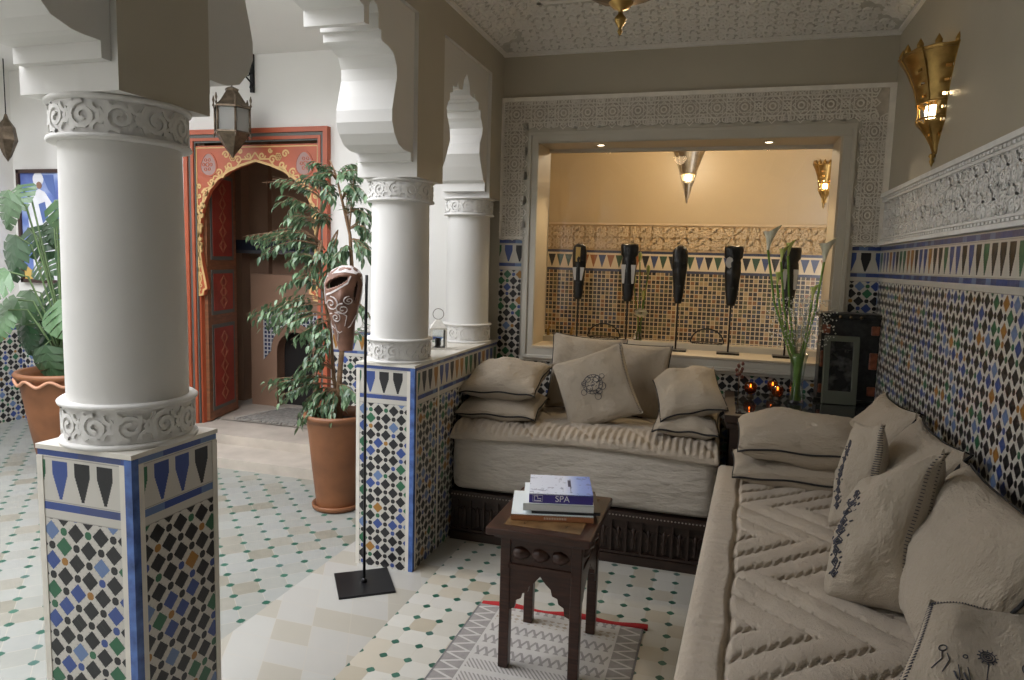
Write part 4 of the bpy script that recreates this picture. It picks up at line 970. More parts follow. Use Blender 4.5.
# ================================================================== WALL SCONCES
def sconce(label, loc, rz, hw, hh, mat, lit, glow, power, group, hole=True):
    """half funnel against a wall; local -Y points into the room"""
    t = thing('wall_sconce', label, 'wall lamp', loc, group, rz)
    prof = [(0.0, .06), (.10, .16), (.20, .30), (.29, .46), (.31, .54), (.34, .54), (.36, .50), (.54, .56), (.70, .68), (.86, .86), (1.0, 1.08)] if hole else [(0, .1), (.3, .34), (.6, .6), (.9, .9), (1, 1)]
    m = MB(); n = 14; K = 40; vs = []
    for j in range(K+1):
        f = j/K; r_ = np.interp(f, [a for a, _ in prof], [b for _, b in prof])*hw
        for i in range(n+1):
            a = PI+PI*i/n; fac = 1+.03*math.cos(i*PI*2/2); vs.append((r_*math.cos(a)*fac, r_*math.sin(a)*.8*fac, f*hh))
    fs = []
    for j in range(K):
        for i in range(n):
            f = (j+.5)/K
            if lit and .33 < f < .50 and 2 <= i <= 11: continue      # window with glass
            if hole and f > .12 and f < .92 and (i % 4 == 1) and (j % 5 == 2) : continue   # pierced work
            fs.append((j*(n+1)+i, j*(n+1)+i+1, (j+1)*(n+1)+i+1, (j+1)*(n+1)+i))
    m.add(vs, fs, 0, True)
    r_ = hw
    for i in range(n+1):
        a = PI+PI*i/n; cx, cy = r_*math.cos(a), r_*math.sin(a)*.8
        if hole and i % 2 == 0: m.lathe([(.012, 0), (.014, .02), (.006, .035), (.0, .045)], (cx, cy, hh-.005), 6, cap=False)
    o = m.build('pierced_shade', mat, t); s = o.modifiers.new('solid', 'SOLIDIFY'); s.thickness = .002
    m = MB()
    for f in (.0, .345, .51, .97):
        r_ = np.interp(f, [a for a, _ in prof], [b for _, b in prof])*hw+.003
        m.tube([(r_*math.cos(PI+PI*i/16), r_*math.sin(PI+PI*i/16)*.8, f*hh) for i in range(17)], .004, 6)
    for i in range(5):
        a = PI+PI*(i+.0)/4; m.tube([(np.interp(j/12, [a_ for a_, _ in prof], [b for _, b in prof])*hw*1.03*math.cos(a), np.interp(j/12, [a_ for a_, _ in prof], [b for _, b in prof])*hw*.8*1.03*math.sin(a), j/12*hh) for j in range(13)], .0028, 5)
    m.build('ribs', mat, t)
    MB().lathe([(.010, 0), (.014, -.01), (.006, -.02), (.010, -.03), (.004, -.045), (0, -.055)], (0, -.012, 0), 10, cap=False).build('finial', mat, t)
    MB().prism([(-hw*.9, hh), (hw*.9, hh), (hw*.35, hh*.5), (.02, 0), (-.02, 0), (-hw*.35, hh*.5)], lambda a, b, h: Vector((a, h, b)), -.003, 0).build('back_plate', mat, t)
    MB().lathe([(.0, .36*hh), (hw*.17, .37*hh), (hw*.20, .43*hh), (hw*.17, .49*hh), (0, .5*hh)], (0, -hw*.10, 0), 12, cap=False).build('lit_glass', plain('lamp_glow_'+group[:4], (1, .9, .7), .4, emit=(1, .82, .52), estr=glow), t)
    l = lamp('sconce_bulb', 'POINT', (0, -hw*.16, hh*.62), power, (1, .75, .42), .02); l.parent = t
    return t
sconce('pierced brass half-funnel wall lamp with a lit pane on the right wall', (XR, 3.33, 1.985), -PI/2, .185, .39, BRASS, True, 9, 1.6, 'right wall lamp')
sconce('brass cone wall lamp on the ochre bathroom wall seen through the niche glass', (-.405, YW, 2.14), 0, .14, .44, plain('pewter', (.42, .37, .29), .35, metal=.9, var=.2, vscale=25), True, 14, 4, 'bathroom wall lamp', False)
sconce('brass cone wall lamp at the right end of the bathroom, cut by the niche edge', (.80, YW, 2.10), 0, .10, .34, BRASS, True, 10, 3, 'bathroom wall lamp at the right end')
# pendant
pn = thing('pendant_lamp', 'brass pendant lamp hanging from the carved ceiling, only its finial in the picture', 'pendant lamp', (-.43, 2.70, 0))
MB().lathe([(0, 2.335), (.006, 2.342), (.010, 2.352), (.005, 2.362), (.010, 2.370), (.020, 2.385), (.022, 2.398), (.010, 2.412), (.008, 2.425), (.030, 2.434), (.042, 2.446), (.046, 2.452)], n=20, cap=False).build('finial', BRASS, pn)
MB().lathe([(.046, 2.452), (.10, 2.47), (.16, 2.50), (.17, 2.52), (.15, 2.56), (.08, 2.62), (.03, 2.66), (.012, 2.68)], n=8, smooth=False, cap=False).build('lantern_body', OLDBRASS, pn)
MB().tube([(0, 0, 2.67), (0, 0, ZC+.17)], .006, 8).build('hanging_rod', BRASS, pn)
l = lamp('pendant_glow', 'POINT', (.0, .10, 2.40), 1.3, (1, .72, .42), .05); l.parent = pn
# ================================================================== BATHROOM OBJECTS SEEN THROUGH THE GLASS
CZ_ = .945
for i, px in enumerate((548, 571)):
    p = at(px, 338, 1, 4.98); t = thing('faucet', ('left' if i == 0 else 'right')+' brass faucet on the pale counter behind the niche glass', 'faucet', (p.x, 4.98, CZ_), 'brass faucets behind the glass')
    MB().lathe([(.026, 0), (.024, .008), (.012, .014), (.010, .05), (.014, .055), (.009, .06)], n=14).build('faucet_body', BRASS, t)
    MB().tube([(0, 0, .05), (.004, -.005, .085), (.012, -.02, .102), (.018, -.035, .095), (.020, -.042, .078)], .006, 8).build('spout', BRASS, t)
    MB().tube([(-.002, .01, .055), (-.016, .012, .075)], .004, 6).build('tap_handle', BRASS, t)
for i, (x0, x1) in enumerate(((585, 618), (690, 724))):
    a = at(x0, 336, 1, 5.0); b = at(x1, 336, 1, 5.0); r_ = (b.x-a.x)/2
    t = thing('wire_basket', ('left' if i == 0 else 'right')+' dark arched wire basket on the counter behind the niche glass', 'basket', ((a.x+b.x)/2, 5.1, CZ_), 'wire baskets behind the glass')
    MB().tube([(r_*math.cos(q), 0, .02+.10*math.sin(q)) for q in [PI*k/14 for k in range(15)]], .0055, 6).build('basket_handle', IRON, t)
    m = MB().tube([(r_*math.cos(q), .06*math.sin(q), .022) for q in [2*PI*k/20 for k in range(20)]], .004, 5, closed=True).tube([(r_*.7*math.cos(q), .04*math.sin(q), .004) for q in [2*PI*k/20 for k in range(20)]], .004, 5, closed=True)
    for k in range(10): q = 2*PI*k/10; m.tube([(r_*math.cos(q), .06*math.sin(q), .022), (r_*.7*math.cos(q), .04*math.sin(q), .004)], .0025, 4)
    m.build('basket_wires', IRON, t)
t = thing('lily_bunch', 'bunch of yellow lily buds with a white bloom on the counter behind the glass', 'flowers', (-.60, 4.86, CZ_))
m = MB(); hd = [(640, 262), (648, 275), (634, 285), (643, 300)]; hq = []
for k, (a, b) in enumerate(hd):
    p = at(a, b, 1, 4.86); q = Vector((p.x+.60, 0, p.z-CZ_)); hq.append(q); m.tube([(.035+.01*k, 0, .03), (q.x*.4+.03, .01, q.z*.5), q], .004, 5)
m.build('stems', GRN, t)
for q in hq: MB().lathe([(.003, 0), (.010, .02), (.014, .04), (.010, .06), (0, .07)], q, 10, cap=False).build('lily_bud', LILYB, t)
p = at(641, 313, 1, 4.84); q = Vector((p.x+.60, -.02, p.z-CZ_)); m = MB()
for k in range(7): a = k*2*PI/7; m.lathe([(0, -.014), (.020, -.004), (.02, .006), (0, .016)], q+Vector((.026*math.cos(a), .006*math.sin(3*a), .018*math.sin(a))), 8, cap=False)
m.build('white_bloom', LILY, t)
MB().lathe([(.0, 0), (.026, 0), (.030, .05), (.022, .09), (.024, .10), (.018, .10)], (.04, 0, 0), 16, cap=False).build('glass_vase', GLASSP, t)
# ================================================================== LANTERN ON THE PARAPET
t = thing('candle_lantern', 'small white metal candle lantern with a ring handle on the parapet ledge', 'lantern', (-1.51, 3.60, ZPT), None, .5)
LW = plain('lantern_white', (.62, .60, .54), .5, var=.15, vscale=40)
s = .040; m = MB().box(-s, s, -s, s, .0, .012).box(-s-.004, s+.004, -s-.004, s+.004, .112, .120)
for a in (-1, 1):
    for b in (-1, 1): m.box(a*s-.005, a*s+.005, b*s-.005, b*s+.005, .012, .112)
m.add([(-s-.004, -s-.004, .12), (s+.004, -s-.004, .12), (s+.004, s+.004, .12), (-s-.004, s+.004, .12), (-.012, -.012, .165), (.012, -.012, .165), (.012, .012, .165), (-.012, .012, .165)], [(0, 1, 5, 4), (1, 2, 6, 5), (2, 3, 7, 6), (3, 0, 4, 7), (4, 5, 6, 7)])
m.build('lantern_body', LW, t)
MB().tube([(.030*math.cos(q), 0, .195+.030*math.sin(q)) for q in [2*PI*k/20 for k in range(20)]], .0018, 5, closed=True).build('ring_handle', OLDBRASS, t)
m = MB()
for (x0, x1, y0, y1) in ((-s+.005, s-.005, -s-.001, -s+.001), (-s+.005, s-.005, s-.001, s+.001), (-s-.001, -s+.001, -s+.005, s-.005), (s-.001, s+.001, -s+.005, s-.005)): m.box(x0, x1, y0, y1, .012, .112)
m.build('glass_panes', GLASSP, t)
MB().lathe([(.016, .012), (.016, .06), (.004, .062), (0, .062)], n=12).build('candle', plain('candle_wax', (.8, .78, .7), .5), t)
# ================================================================== SHELL MASK ON POLE
t = thing('carved_mask_on_pole', 'brown carved mask on a thin pole with a square black base before the tiled pier', 'sculpture', (-1.515, 2.785, 0), None, .42)
MB().box(-.125, .125, -.127, .127, 0, .010, M=Matrix.Rotation(.20, 4, 'Z')).build('stand_base', IRON, t, bev=.001)
m = MB().tube([(.0, .0, .008), (0, 0, 1.10), (.004, .0, 1.42)], .0065, 10).lathe([(.014, .01), (.012, .022), (.007, .03)], n=12)
m.build('pole', IRON, t)
MWD = plain('mask_wood', (.21, .105, .07), .45, var=.4, vscale=14); MWH = plain('mask_chalk', (.72, .66, .64), .6)
m = MB(); K, n = 80, 64; vs = []
def msk(f, g):
    """f up the mask 0..1, g across 0..1"""
    wd = np.interp(f, [0, .12, .35, .55, .78, .9, .97, 1], [.030, .040, .052, .072, .082, .072, .045, .02])
    a = PI*(1.08*g-.04); z = 1.085+.375*f
    ctr = -.085-.012*math.sin(f*3)+.03*(f > .8)*(f-.8)
    dp = wd*.85*math.sin(a)+.02*math.exp(-((f-.62)/.09)**2)*math.exp(-((g-.5)/.1)**2)
    return Vector((ctr-wd*math.cos(a), -dp+.0+.035*f*f*0, z))
vs = [msk(j/K, i/n) for j in range(K+1) for i in range(n+1)]
fs = []
for j in range(K):
    for i in range(n):
        f, g = (j+.5)/K, (i+.5)/n
        if ((f-.80-.25*(g-.35))/.055)**2+((g-.36)/.22)**2 < 1: continue     # long slanting eye opening
        if ((f-.70)/.13)**2+((g-.76)/.055)**2 < 1: continue
        fs.append((j*(n+1)+i, j*(n+1)+i+1, (j+1)*(n+1)+i+1, (j+1)*(n+1)+i))
m.add(vs, fs, 0, True); o = m.build('mask_face', MWD, t); q = o.modifiers.new('solid', 'SOLIDIFY'); q.thickness = .012; q.offset = -1
def mf(a, b, h):
    p = msk(a, b); e = .01; nn = (msk(a+e, b)-p).cross(msk(a, b+e)-p)
    nn = nn.normalized() if nn.length > 1e-9 else Vector((0, -1, 0))
    if nn.y > 0: nn = -nn
    return p+nn*h
m = MB()
for f0, g0, r_, hd in ((.56, .30, .085, 1), (.50, .52, .07, -1), (.40, .36, .06, 1), (.60, .62, .05, -1)):
    m.ribbon([(f0+(x_-f0), g0+(y_-g0)*1.9) for x_, y_ in spiral(f0, g0, r_, 1.6, 0, 26, hd)], .010, .005, mf)
m.ribbon([(.90, .1), (.945, .3), (.96, .5), (.945, .7), (.88, .9)], .085, .004, mf)
MB().prism([(-.150, 1.30), (-.03, 1.30), (-.03, 1.42), (-.06, 1.445), (-.12, 1.445), (-.155, 1.40)], lambda a, b, h: Vector((a, h, b)), -.004, .0).build('eye_shade_plate', plain('eye_shade_brown', (.03, .014, .008), .8), o)  # dark plate added for the shade inside the eye openings
m.ribbon([(.55, .12), (.65, .10), (.78, .09), (.9, .1)], .03, .004, mf); m.ribbon([(.66, .18), (.68, .3), (.72, .42), (.80, .58), (.88, .62)], .022, .004, mf); m.ribbon([(.44, .2), (.47, .45), (.42, .6), (.30, .55)], .014, .004, mf); m.ribbon([(.30, .15), (.22, .4), (.30, .7), (.42, .85)], .012, .004, mf)
m.ribbon([(.56, .9), (.7, .92), (.86, .9)], .03, .004, mf); m.ribbon([(.12, .3), (.2, .35), (.32, .3)], .010, .004, mf)
m.build('chalk_scrolls', MWH, o)
# ================================================================== DOOR
DR = thing('painted_door', 'orange painted door surround with yellow arabesques around a pointed arch', 'door', ((DX0+DX1)/2, YD, 0))
cx = 0.0; hw_ = (DX1-DX0)/2; ZB = .14
ins = .115
def arch(w2, zs, zt, foot):
    """pointed horseshoe half outline from the foot to the apex"""
    pts = [(w2-.02, foot), (w2-.035, zs-.28), (w2-.015, zs-.2)]
    return pts
# outline of the opening inside the arched panel
HA = [(.545, 1.155), (.485, 1.165), (.478, 1.20), (.452, 1.215), (.462, 1.27), (.492, 1.40), (.508, 1.52), (.510, 1.64), (.498, 1.75), (.465, 1.87), (.41, 1.97), (.33, 2.05), (.23, 2.11), (.12, 2.15), (.0, 2.185)]
R_ = HA; L_ = [(-x, z) for x, z in reversed(HA)]
pan = [(.545, 2.305)]+[(-.545, 2.305)]+[(-.545, 1.155)]+L_[::-1][1:][::-1][::1][0:0]
outline = [(.545, 2.305), (-.545, 2.305)]+[(-x, z) for x, z in HA]+[(x, z) for x, z in reversed(HA[:-1])]
fd = lambda a, b, h: Vector((a, -.005-h, b))
m = MB().prism(outline, fd, -.02, .012); pno = m.build('arched_panel', DOORO, DR)
m = MB()
HR = [(x+.012 if k < 14 else x, z+.006) for k, (x, z) in enumerate(HA)]
m.ribbon([(-x, z) for x, z in HR]+[(x, z) for x, z in reversed(HR[:-1])], .018, .0145, fd)
m.ribbon([(.530, 1.175), (.530, 2.29), (-.530, 2.29), (-.530, 1.175)], .012, .0145, fd)
for sx in (-1, 1):
    # vine climbing between arch and border
    P = [(.508, 1.20), (.495, 1.30), (.515, 1.38), (.520, 1.47)]
    v_ = [(sx*(.517+.011*math.sin(k*1.1)), 1.20+.022*k) for k in range(26)]
    m.ribbon(v_, .012, .0145, fd)
    for k in range(6): m.ribbon([(sx*(.515)+sx*q_[0], 1.24+.09*k+q_[1]) for q_ in C2(0, 0, .012, 8)], .008, .0148, fd)
    # scrolls over the shoulders of the arch
    for (x, z, r_, hd) in ((.505, 1.78, .028, 1), (.49, 1.86, .03, -1), (.455, 1.95, .032, 1), (.395, 2.035, .032, -1), (.32, 2.10, .034, 1), (.235, 2.155, .034, -1), (.15, 2.195, .034, 1), (.06, 2.225, .03, -1), (.26, 2.235, .03, 1), (.13, 2.262, .018, -1), (.51, 2.00, .02, 1), (.51, 1.93, .018, -1)):
        m.ribbon([(sx*a, b) for a, b in spiral(x, z, r_, 1.3, 0, 18, hd)], .0125, .0145, fd)
    m.ribbon([(sx*a, b) for a, b in ((.505, 1.74), (.52, 1.82), (.475, 1.90), (.47, 1.98), (.40, 2.00), (.37, 2.08), (.29, 2.07), (.25, 2.14), (.17, 2.14), (.12, 2.20), (.04, 2.20), (0, 2.25))], .012, .0146, fd)
    for (x, z, r_) in ((.20, 2.215, .022), (.512, 1.70, .017), (.515, 1.56, .014)):
        for k in range(6):
            a = k*PI/3; m.ribbon([(sx*(x+r_*.8*math.cos(a))+q_[0], z+r_*.8*math.sin(a)+q_[1]) for q_ in C2(0, 0, r_*.42, 7)], .008, .0147, fd)
m.build('yellow_arabesque', DOORY, pno)
for sx in (-1, 1):
    c_ = [(sx*(.43+.072*math.cos(a)*(1+.25*math.cos(a+2.2))), 2.165+.085*math.sin(a)*(1-.2*math.cos(a))) for a in [2*PI*k/24 for k in range(24)]]
    o = MB().prism(c_, fd, .0, .014).build('corner_medallion', DOORM, pno)
    m = MB().ribbon(c_, .012, .0165, fd, True)
    m.ribbon([(sx*(.43+a), 2.165+b) for a, b in C2(0, 0, .016, 8)], .007, .0165, fd)
    for k in range(6): a = k*PI/3; m.ribbon([(sx*(.43+.034*math.cos(a)+p_[0]), 2.165+.040*math.sin(a)+p_[1]) for p_ in C2(0, 0, .011, 7)], .006, .0165, fd)
    m.build('medallion_outline', DOORO, o)
def rectframe(m, x, z1, wd, d0, d1):
    m.box(-x, -x+wd, -d1, -d0, ZB, z1).box(x-wd, x, -d1, -d0, ZB, z1).box(-x+wd, x-wd, -d1, -d0, z1-wd, z1)
m = MB(); rectframe(m, hw_, DZT, .035, 0, .05); rectframe(m, hw_-.060, DZT-.060, .022, 0, .040); m.build('outer_frame', DOORO, DR)
m = MB(); rectframe(m, hw_-.035, DZT-.035, .026, 0, .034); m.build('grey_frame', DOORG, DR)
m = MB(); rectframe(m, hw_-.081, DZT-.081, .012, 0, .026); m.build('dark_frame', DOORG, DR)
m = MB(); m.box(-.545, -.520, -.01, .12, ZB, 1.16).box(.520, .545, -.01, .12, ZB, 1.16); m.build('jambs', DOORO, DR)
# open leaf
lf = thing('hinge_line', None, None, (0, 0, 0)) if False else None
pL = at(206, 448, 2, .15); 
H0 = Vector((-.515, .03)); ang = 1.80
LM = Matrix.Translation((H0.x, H0.y, 0)) @ Matrix.Rotation(ang, 4, 'Z')
LW_ = .50
m = MB().box(0, LW_, -.022, .022, ZB+.01, 2.20, M=LM); lfo = m.build('door_leaf', DOORB, DR)
m1, m2, m3 = MB(), MB(), MB()
for z0, z1 in ((.22, .92), (1.0, 1.36), (1.44, 2.12)):
    m1.box(.055, LW_-.055, -.027, .027, z0, z1, M=LM); m2.box(.085, LW_-.085, -.030, .030, z0+.03, z1-.03, M=LM)
    for sd in (-1, 1):
        fl_ = lambda a, b, h, s=sd: LM @ Vector((a, s*(.030+h), b))
        n_ = max(2, int((z1-z0)/.12))
        for k in range(n_):
            zc = z0+.06+(z1-z0-.12)*(k+.5)/n_
            m3.ribbon(C2(LW_/2, zc, .035, 10), .006, .003, fl_); m3.ribbon([(LW_/2-.06, zc), (LW_/2, zc+.055), (LW_/2+.06, zc), (LW_/2, zc-.055), (LW_/2-.06, zc)], .005, .003, fl_)
m1.build('grey_moulding', DOORG, lfo); m2.build('red_panel', DOORR, lfo); m3.build('painted_motif', plain('faded_motif', (.34, .12, .06), .6), lfo)
# second leaf folded against the right reveal
LM = Matrix.Translation((.515, .03, 0)) @ Matrix.Rotation(1.52, 4, 'Z')
m = MB().box(0, LW_, -.022, .022, ZB+.01, 2.20, M=LM); lfo = m.build('door_leaf', DOORB, DR)
m2 = MB()
for z0, z1 in ((.22, .92), (1.0, 1.36), (1.44, 2.12)): m2.box(.07, LW_-.07, -.030, .030, z0, z1, M=LM)
m2.build('red_panel', DOORR, lfo)
# ================================================================== INNER ROOM: FIREPLACE, MAT
fp = thing('fireplace', 'rose plastered arched fireplace with tile spandrels in the room behind the door', 'fireplace', (-3.60, 5.46, .14))
ar = [(-.20, 0), (-.20, .50)]+arc(0, .50, .20, PI, 0, 13)[1:-1]+[(.20, .50), (.20, 0)]
out = [(-.20, 0), (-.46, 0), (-.46, 1.18), (.46, 1.18), (.46, 0), (.20, 0)]+[(.20, .50)]+arc(0, .50, .20, 0, PI, 13)[1:-1]+[(-.20, .50)]
ffp = lambda a, b, h: Vector((a, -.10-h, b))
MB().prism(out, ffp, -.155, .0).build('chimney_breast', ROOMW, fp)
MB().box(-.22, .22, .02, .05, 0, .74).build('firebox', plain('firebox_black', (.012, .010, .009), .9), fp)  # near-black board closing the back of the fire opening
m = MB().ribbon(ar, .035, .02, ffp); m.build('arch_moulding', ROOMW, fp)
tl = [(-.33, .86), (.33, .86), (.33, .42)]+arc(0, .50, .255, 0, PI, 15)+[(-.33, .42)]
chk, cn_, cb_ = newmat('blue_check'); u, v, _ = uvs(cn_); 
fx_ = ((u/.036).frac()-.5).abs().max(((v/.036).frac()-.5).abs()).lt(.34); setc(cn_, cb_, mix(cn_, fx_, (.50, .50, .50), (.02, .03, .09))); cb_.inputs['Roughness'].default_value = .3
MB().prism(tl, ffp, .0, .006).build('tile_spandrels', chk, fp)
t = MB(); 
for k, x in enumerate((-4.46, -4.36, -4.12, -4.02, -3.92)):
    y = 5.45 if x < -4.22 else 5.56
    for dx in (-.02, .02):
        for dz in (-.02, .02): t.box(x+dx-.014, x+dx+.014, y-.004, y, .27+dz-.014, .27+dz+.014)
struct(t, 'trim_14', plain('green_black_inset', (.02, .06, .04), .3), label='small dark inset tiles near the floor of the room behind the door')
mt = thing('shaggy_mat', 'grey shaggy sheepskin mat on the floor beyond the painted door', 'mat', (-3.42, 5.05, .14))
m = MB(); r = random.Random(2); nx = 20; vs = []
for i in range(nx+1):
    for j in range(nx+1):
        a, b = -1+2*i/nx, -1+2*j/nx; e = max(0, 1-max(abs(a), abs(b))**6); vs.append((.30*a*(1+.05*math.sin(5*b))+.06*b, .26*b*(1+.05*math.cos(4*a)), .004+.026*e+.006*r.random()*e))
m.add(vs, [(i*(nx+1)+j, (i+1)*(nx+1)+j, (i+1)*(nx+1)+j+1, i*(nx+1)+j+1) for i in range(nx) for j in range(nx)], 0, True)
m.build('mat_pile', plain('grey_wool', (.20, .19, .17), .95, var=.35, vscale=35, bmp=1, bscale=90), mt)
m = MB()
for k in range(240):
    s_ = r.random()*4; sd = int(s_); q = (s_-sd)*2-1
    p = [(q, -1), (1, q), (q, 1), (-1, q)][sd]; x, y = .30*p[0]+.06*p[1], .26*p[1]; d = Vector((p[0]*(sd in (1, 3))*1.0+r.uniform(-.3, .3), p[1]*(sd in (0, 2))+r.uniform(-.3, .3), 0)).normalized()*r.uniform(.02, .045)
    m.tube([(x, y, .015), (x+d.x*.6, y+d.y*.6, .014), (x+d.x, y+d.y, .002)], [.004, .003, .001], 4)
tag(m.build('wool_fringe', plain('pale_wool', (.42, .40, .36), .95), mt), kind='stuff')
# ================================================================== HANGING LANTERN
HLx, HLy = -3.44, 4.36; zb, zt_ = at(231, 158, 1, HLy).z, at(231, 88, 1, HLy).z; H = zt_-zb
t = thing('hanging_lantern', 'hexagonal brass and glass lantern hanging over the painted door', 'lantern', (HLx, HLy, zb))
m = MB(); rr = .125
M30 = Matrix.Rotation(.3, 3, 'Z')
m.lathe([(0, 0), (.010, .008), (.016, .02), (rr*.5, H*.16), (rr*.55, H*.18), (rr*.95, H*.33), (rr, H*.35)], n=6, smooth=False, cap=False, M=M30)
m.lathe([(rr*1.06, H*.345), (rr*1.06, H*.37), (rr*.9, H*.37)], n=6, smooth=False, cap=False, M=M30)
m.lathe([(rr*.9, H*.70), (rr*1.08, H*.70), (rr*1.08, H*.725), (rr*.75, H*.80), (rr*.42, H*.93), (rr*.36, H*.95), (rr*.40, H*.98), (rr*.25, H*1.0), (.01, H*1.02)], n=6, smooth=False, cap=False, M=M30)
for k in range(6):
    a = k*PI/3+.3; m.tube([(rr*math.cos(a), rr*math.sin(a), H*.34), (rr*math.cos(a), rr*math.sin(a), H*.72)], .008, 5)
    m.lathe([(0, 0), (.010, .01), (.004, .03), (.010, .05), (.003, .08)], (rr*1.06*math.cos(a), rr*1.06*math.sin(a), H*.72), 6, cap=False)
    m.lathe([(0, .0), (.008, -.01), (.003, -.03)], (rr*1.06*math.cos(a), rr*1.06*math.sin(a), H*.345), 6, cap=False)
m.build('lantern_frame', OLDBRASS, t)
MB().lathe([(rr*.93, H*.36), (rr*.93, H*.70)], n=6, smooth=False, cap=False, M=M30).build('glass_panes', plain('frosted_pane', (.25, .245, .22), .3, trans=.3), t)
MB().tube([(0, 0, H), (0, 0, H+.12), (-.0, .0, H+.20)], .005, 6).build('chain', IRON, t)
t = thing('wall_bracket', 'black scrolled iron bracket on the wall holding the hanging lantern', 'bracket', (HLx, YD-.01, zt_+.20))
m = MB().box(-.014, .014, -.012, 0.008, -.18, .12).tube([(0, 0, .0), (0, HLy-YD+.01, 0.0)], .007, 8).tube([(0, 0, -.12), (0, -.08, -.08), (0, -.14, -.02), (0, -.16, 0)], .006, 6)
m.tube([(0, -.05+a, -.05+b) for a, b in spiral(0, 0, .035, 1.5, 0, 20)], .005, 5); m.tube([(0, -.02, -.12), (0, -.03, -.15), (0, 0, -.17)], .005, 5)
m.build('scroll_arm', IRON, t)
p = at(7, 140, 1, 4.3)
t = thing('wall_lantern', 'dark star lantern at the far left edge of the courtyard', 'lantern', (p.x, 4.3, p.z))
MB().lathe([(0, -.17), (.03, -.12), (.075, 0), (.06, .10), (.02, .16), (.008, .2)], n=6, smooth=False, cap=False).build('lantern_frame', OLDBRASS, t)
MB().tube([(0, 0, .19), (0, 0, 2.957-p.z)], .004, 6).build('chain', IRON, t)
# ================================================================== PAINTING
t = thing('framed_painting', 'framed painting of a figure in white robes on a blue ground behind the left plant', 'painting', (-5.40, YD-.008, 0))
z0, z1 = 1.20, 2.145; hw2 = .37
m = MB()
for x0, x1, a, b in ((-hw2, hw2, z1-.03, z1), (-hw2, hw2, z0, z0+.03), (-hw2, -hw2+.028, z0, z1), (hw2-.028, hw2, z0, z1)): m.box(x0, x1, -.03, 0, a, b)
m.build('frame', plain('dark_frame_wood', (.05, .025, .02), .4), t)
bm_, bnt, bb = newmat('blue_ground'); n1 = noise(bnt, 4, 5); setc(bnt, bb, ramp(bnt, n1, [(.3, (.07, .10, .34)), (.5, (.16, .24, .55)), (.7, (.40, .48, .72))], False)); bb.inputs['Roughness'].default_value = .6
MB().box(-hw2+.02, hw2-.02, -.012, 0, z0+.02, z1-.02).build('canvas', bm_, t)
fq = lambda a, b, h: Vector((max(-hw2+.03, a-.20 if a > -.3 else a), -.012-h, b))
WR = plain('robe_white', (.78, .79, .84), .7, var=.12, vscale=7)
m = MB().prism([(.14, 1.22), (-.03, 1.22), (-.04, 1.50), (-.07, 1.72), (-.06, 1.88), (.0, 1.96), (.06, 1.985), (.12, 1.96), (.20, 1.86), (.23, 1.66), (.24, 1.22)], fq, 0, .002)
m.prism(C2(.055, 2.065, .058, 14)[:-1], fq, 0, .003); m.build('painted_robe', WR, t)
m = MB().prism(C2(.065, 2.015, .030, 12)[:-1], fq, 0, .004).prism([(.03, 1.22), (.05, 1.22), (.06, 1.55), (.04, 1.55)], fq, .002, .003); m.build('painted_face', plain('face_brown', (.30, .17, .11), .7), t)
m = MB().prism([(.09, 1.7), (.15, 1.75), (.12, 1.88), (.05, 1.86)], fq, .002, .003).prism([(.10, 2.10), (.22, 2.10), (.24, 1.9), (.16, 1.98)], fq, 0, .002); m.build('painted_shade', plain('robe_blue', (.10, .16, .40), .7), t)
MB().prism([(-.34, 1.225), (-.05, 1.225), (-.05, 1.30), (-.15, 1.36), (-.34, 1.34)], fq, 0, .0015).build('painted_ground', plain('paint_ochre', (.62, .42, .12), .7), t)
# ================================================================== FLOWERPOTS AND PLANTS
def pot(loc, label, rb, rt, h, wavy, saucer):
    t = thing('flower_pot', label, 'flower pot', loc, 'terracotta pots in the courtyard')
    m = MB(); m.lathe([(rb, .012), (rb*1.02, .03), (rb+(rt-rb)*.45, h*.42), (rb+(rt-rb)*.80, h*.78), (rt*.985, h*.90), (rt*1.0, h*.93), (rt*1.07, h*.945), (rt*1.10, h*.975), (rt*1.05, h), (rt*.95, h*.99), (rt*.90, h*.93), (rt*.88, h*.90)], n=48, cap=False)
    m.lathe([(0, .012), (rb, .012)], n=48, cap=False)
    m.build('pot_body', TERRA, t)
    MB().lathe([(0, h*.90), (rt*.90, h*.90)], n=32, cap=False).build('soil', SOIL, t)
    if saucer: MB().lathe([(0, 0), (rb*1.12, 0), (rb*1.22, .010), (rb*1.25, .032), (rb*1.20, .036), (rb*1.10, .014), (0, .012)], n=40, cap=False).build('saucer', TERRA, t)
    else: MB().lathe([(0, 0), (rb*1.08, 0), (rb*1.10, .03), (rb, .034)], n=40, cap=False).build('foot_ring', TERRA, t)
    if wavy:
        m = MB(); m.tube([((rt*1.04+.004)*math.cos(a), (rt*1.04+.004)*math.sin(a), h*.91+.018*math.sin(a*11)) for a in [2*PI*k/132 for k in range(132)]], .011, 6, closed=True); m.build('wavy_band', TERRAD, t)
    return t
pot((-2.165, 3.64, 0), 'tall terracotta pot on a saucer beside the tiled pier', .118, .178, .58, False, True)
pot((-4.30, 3.68, 0), 'large terracotta pot with a wavy rim at the left edge', .165, .27, .675, True, False)
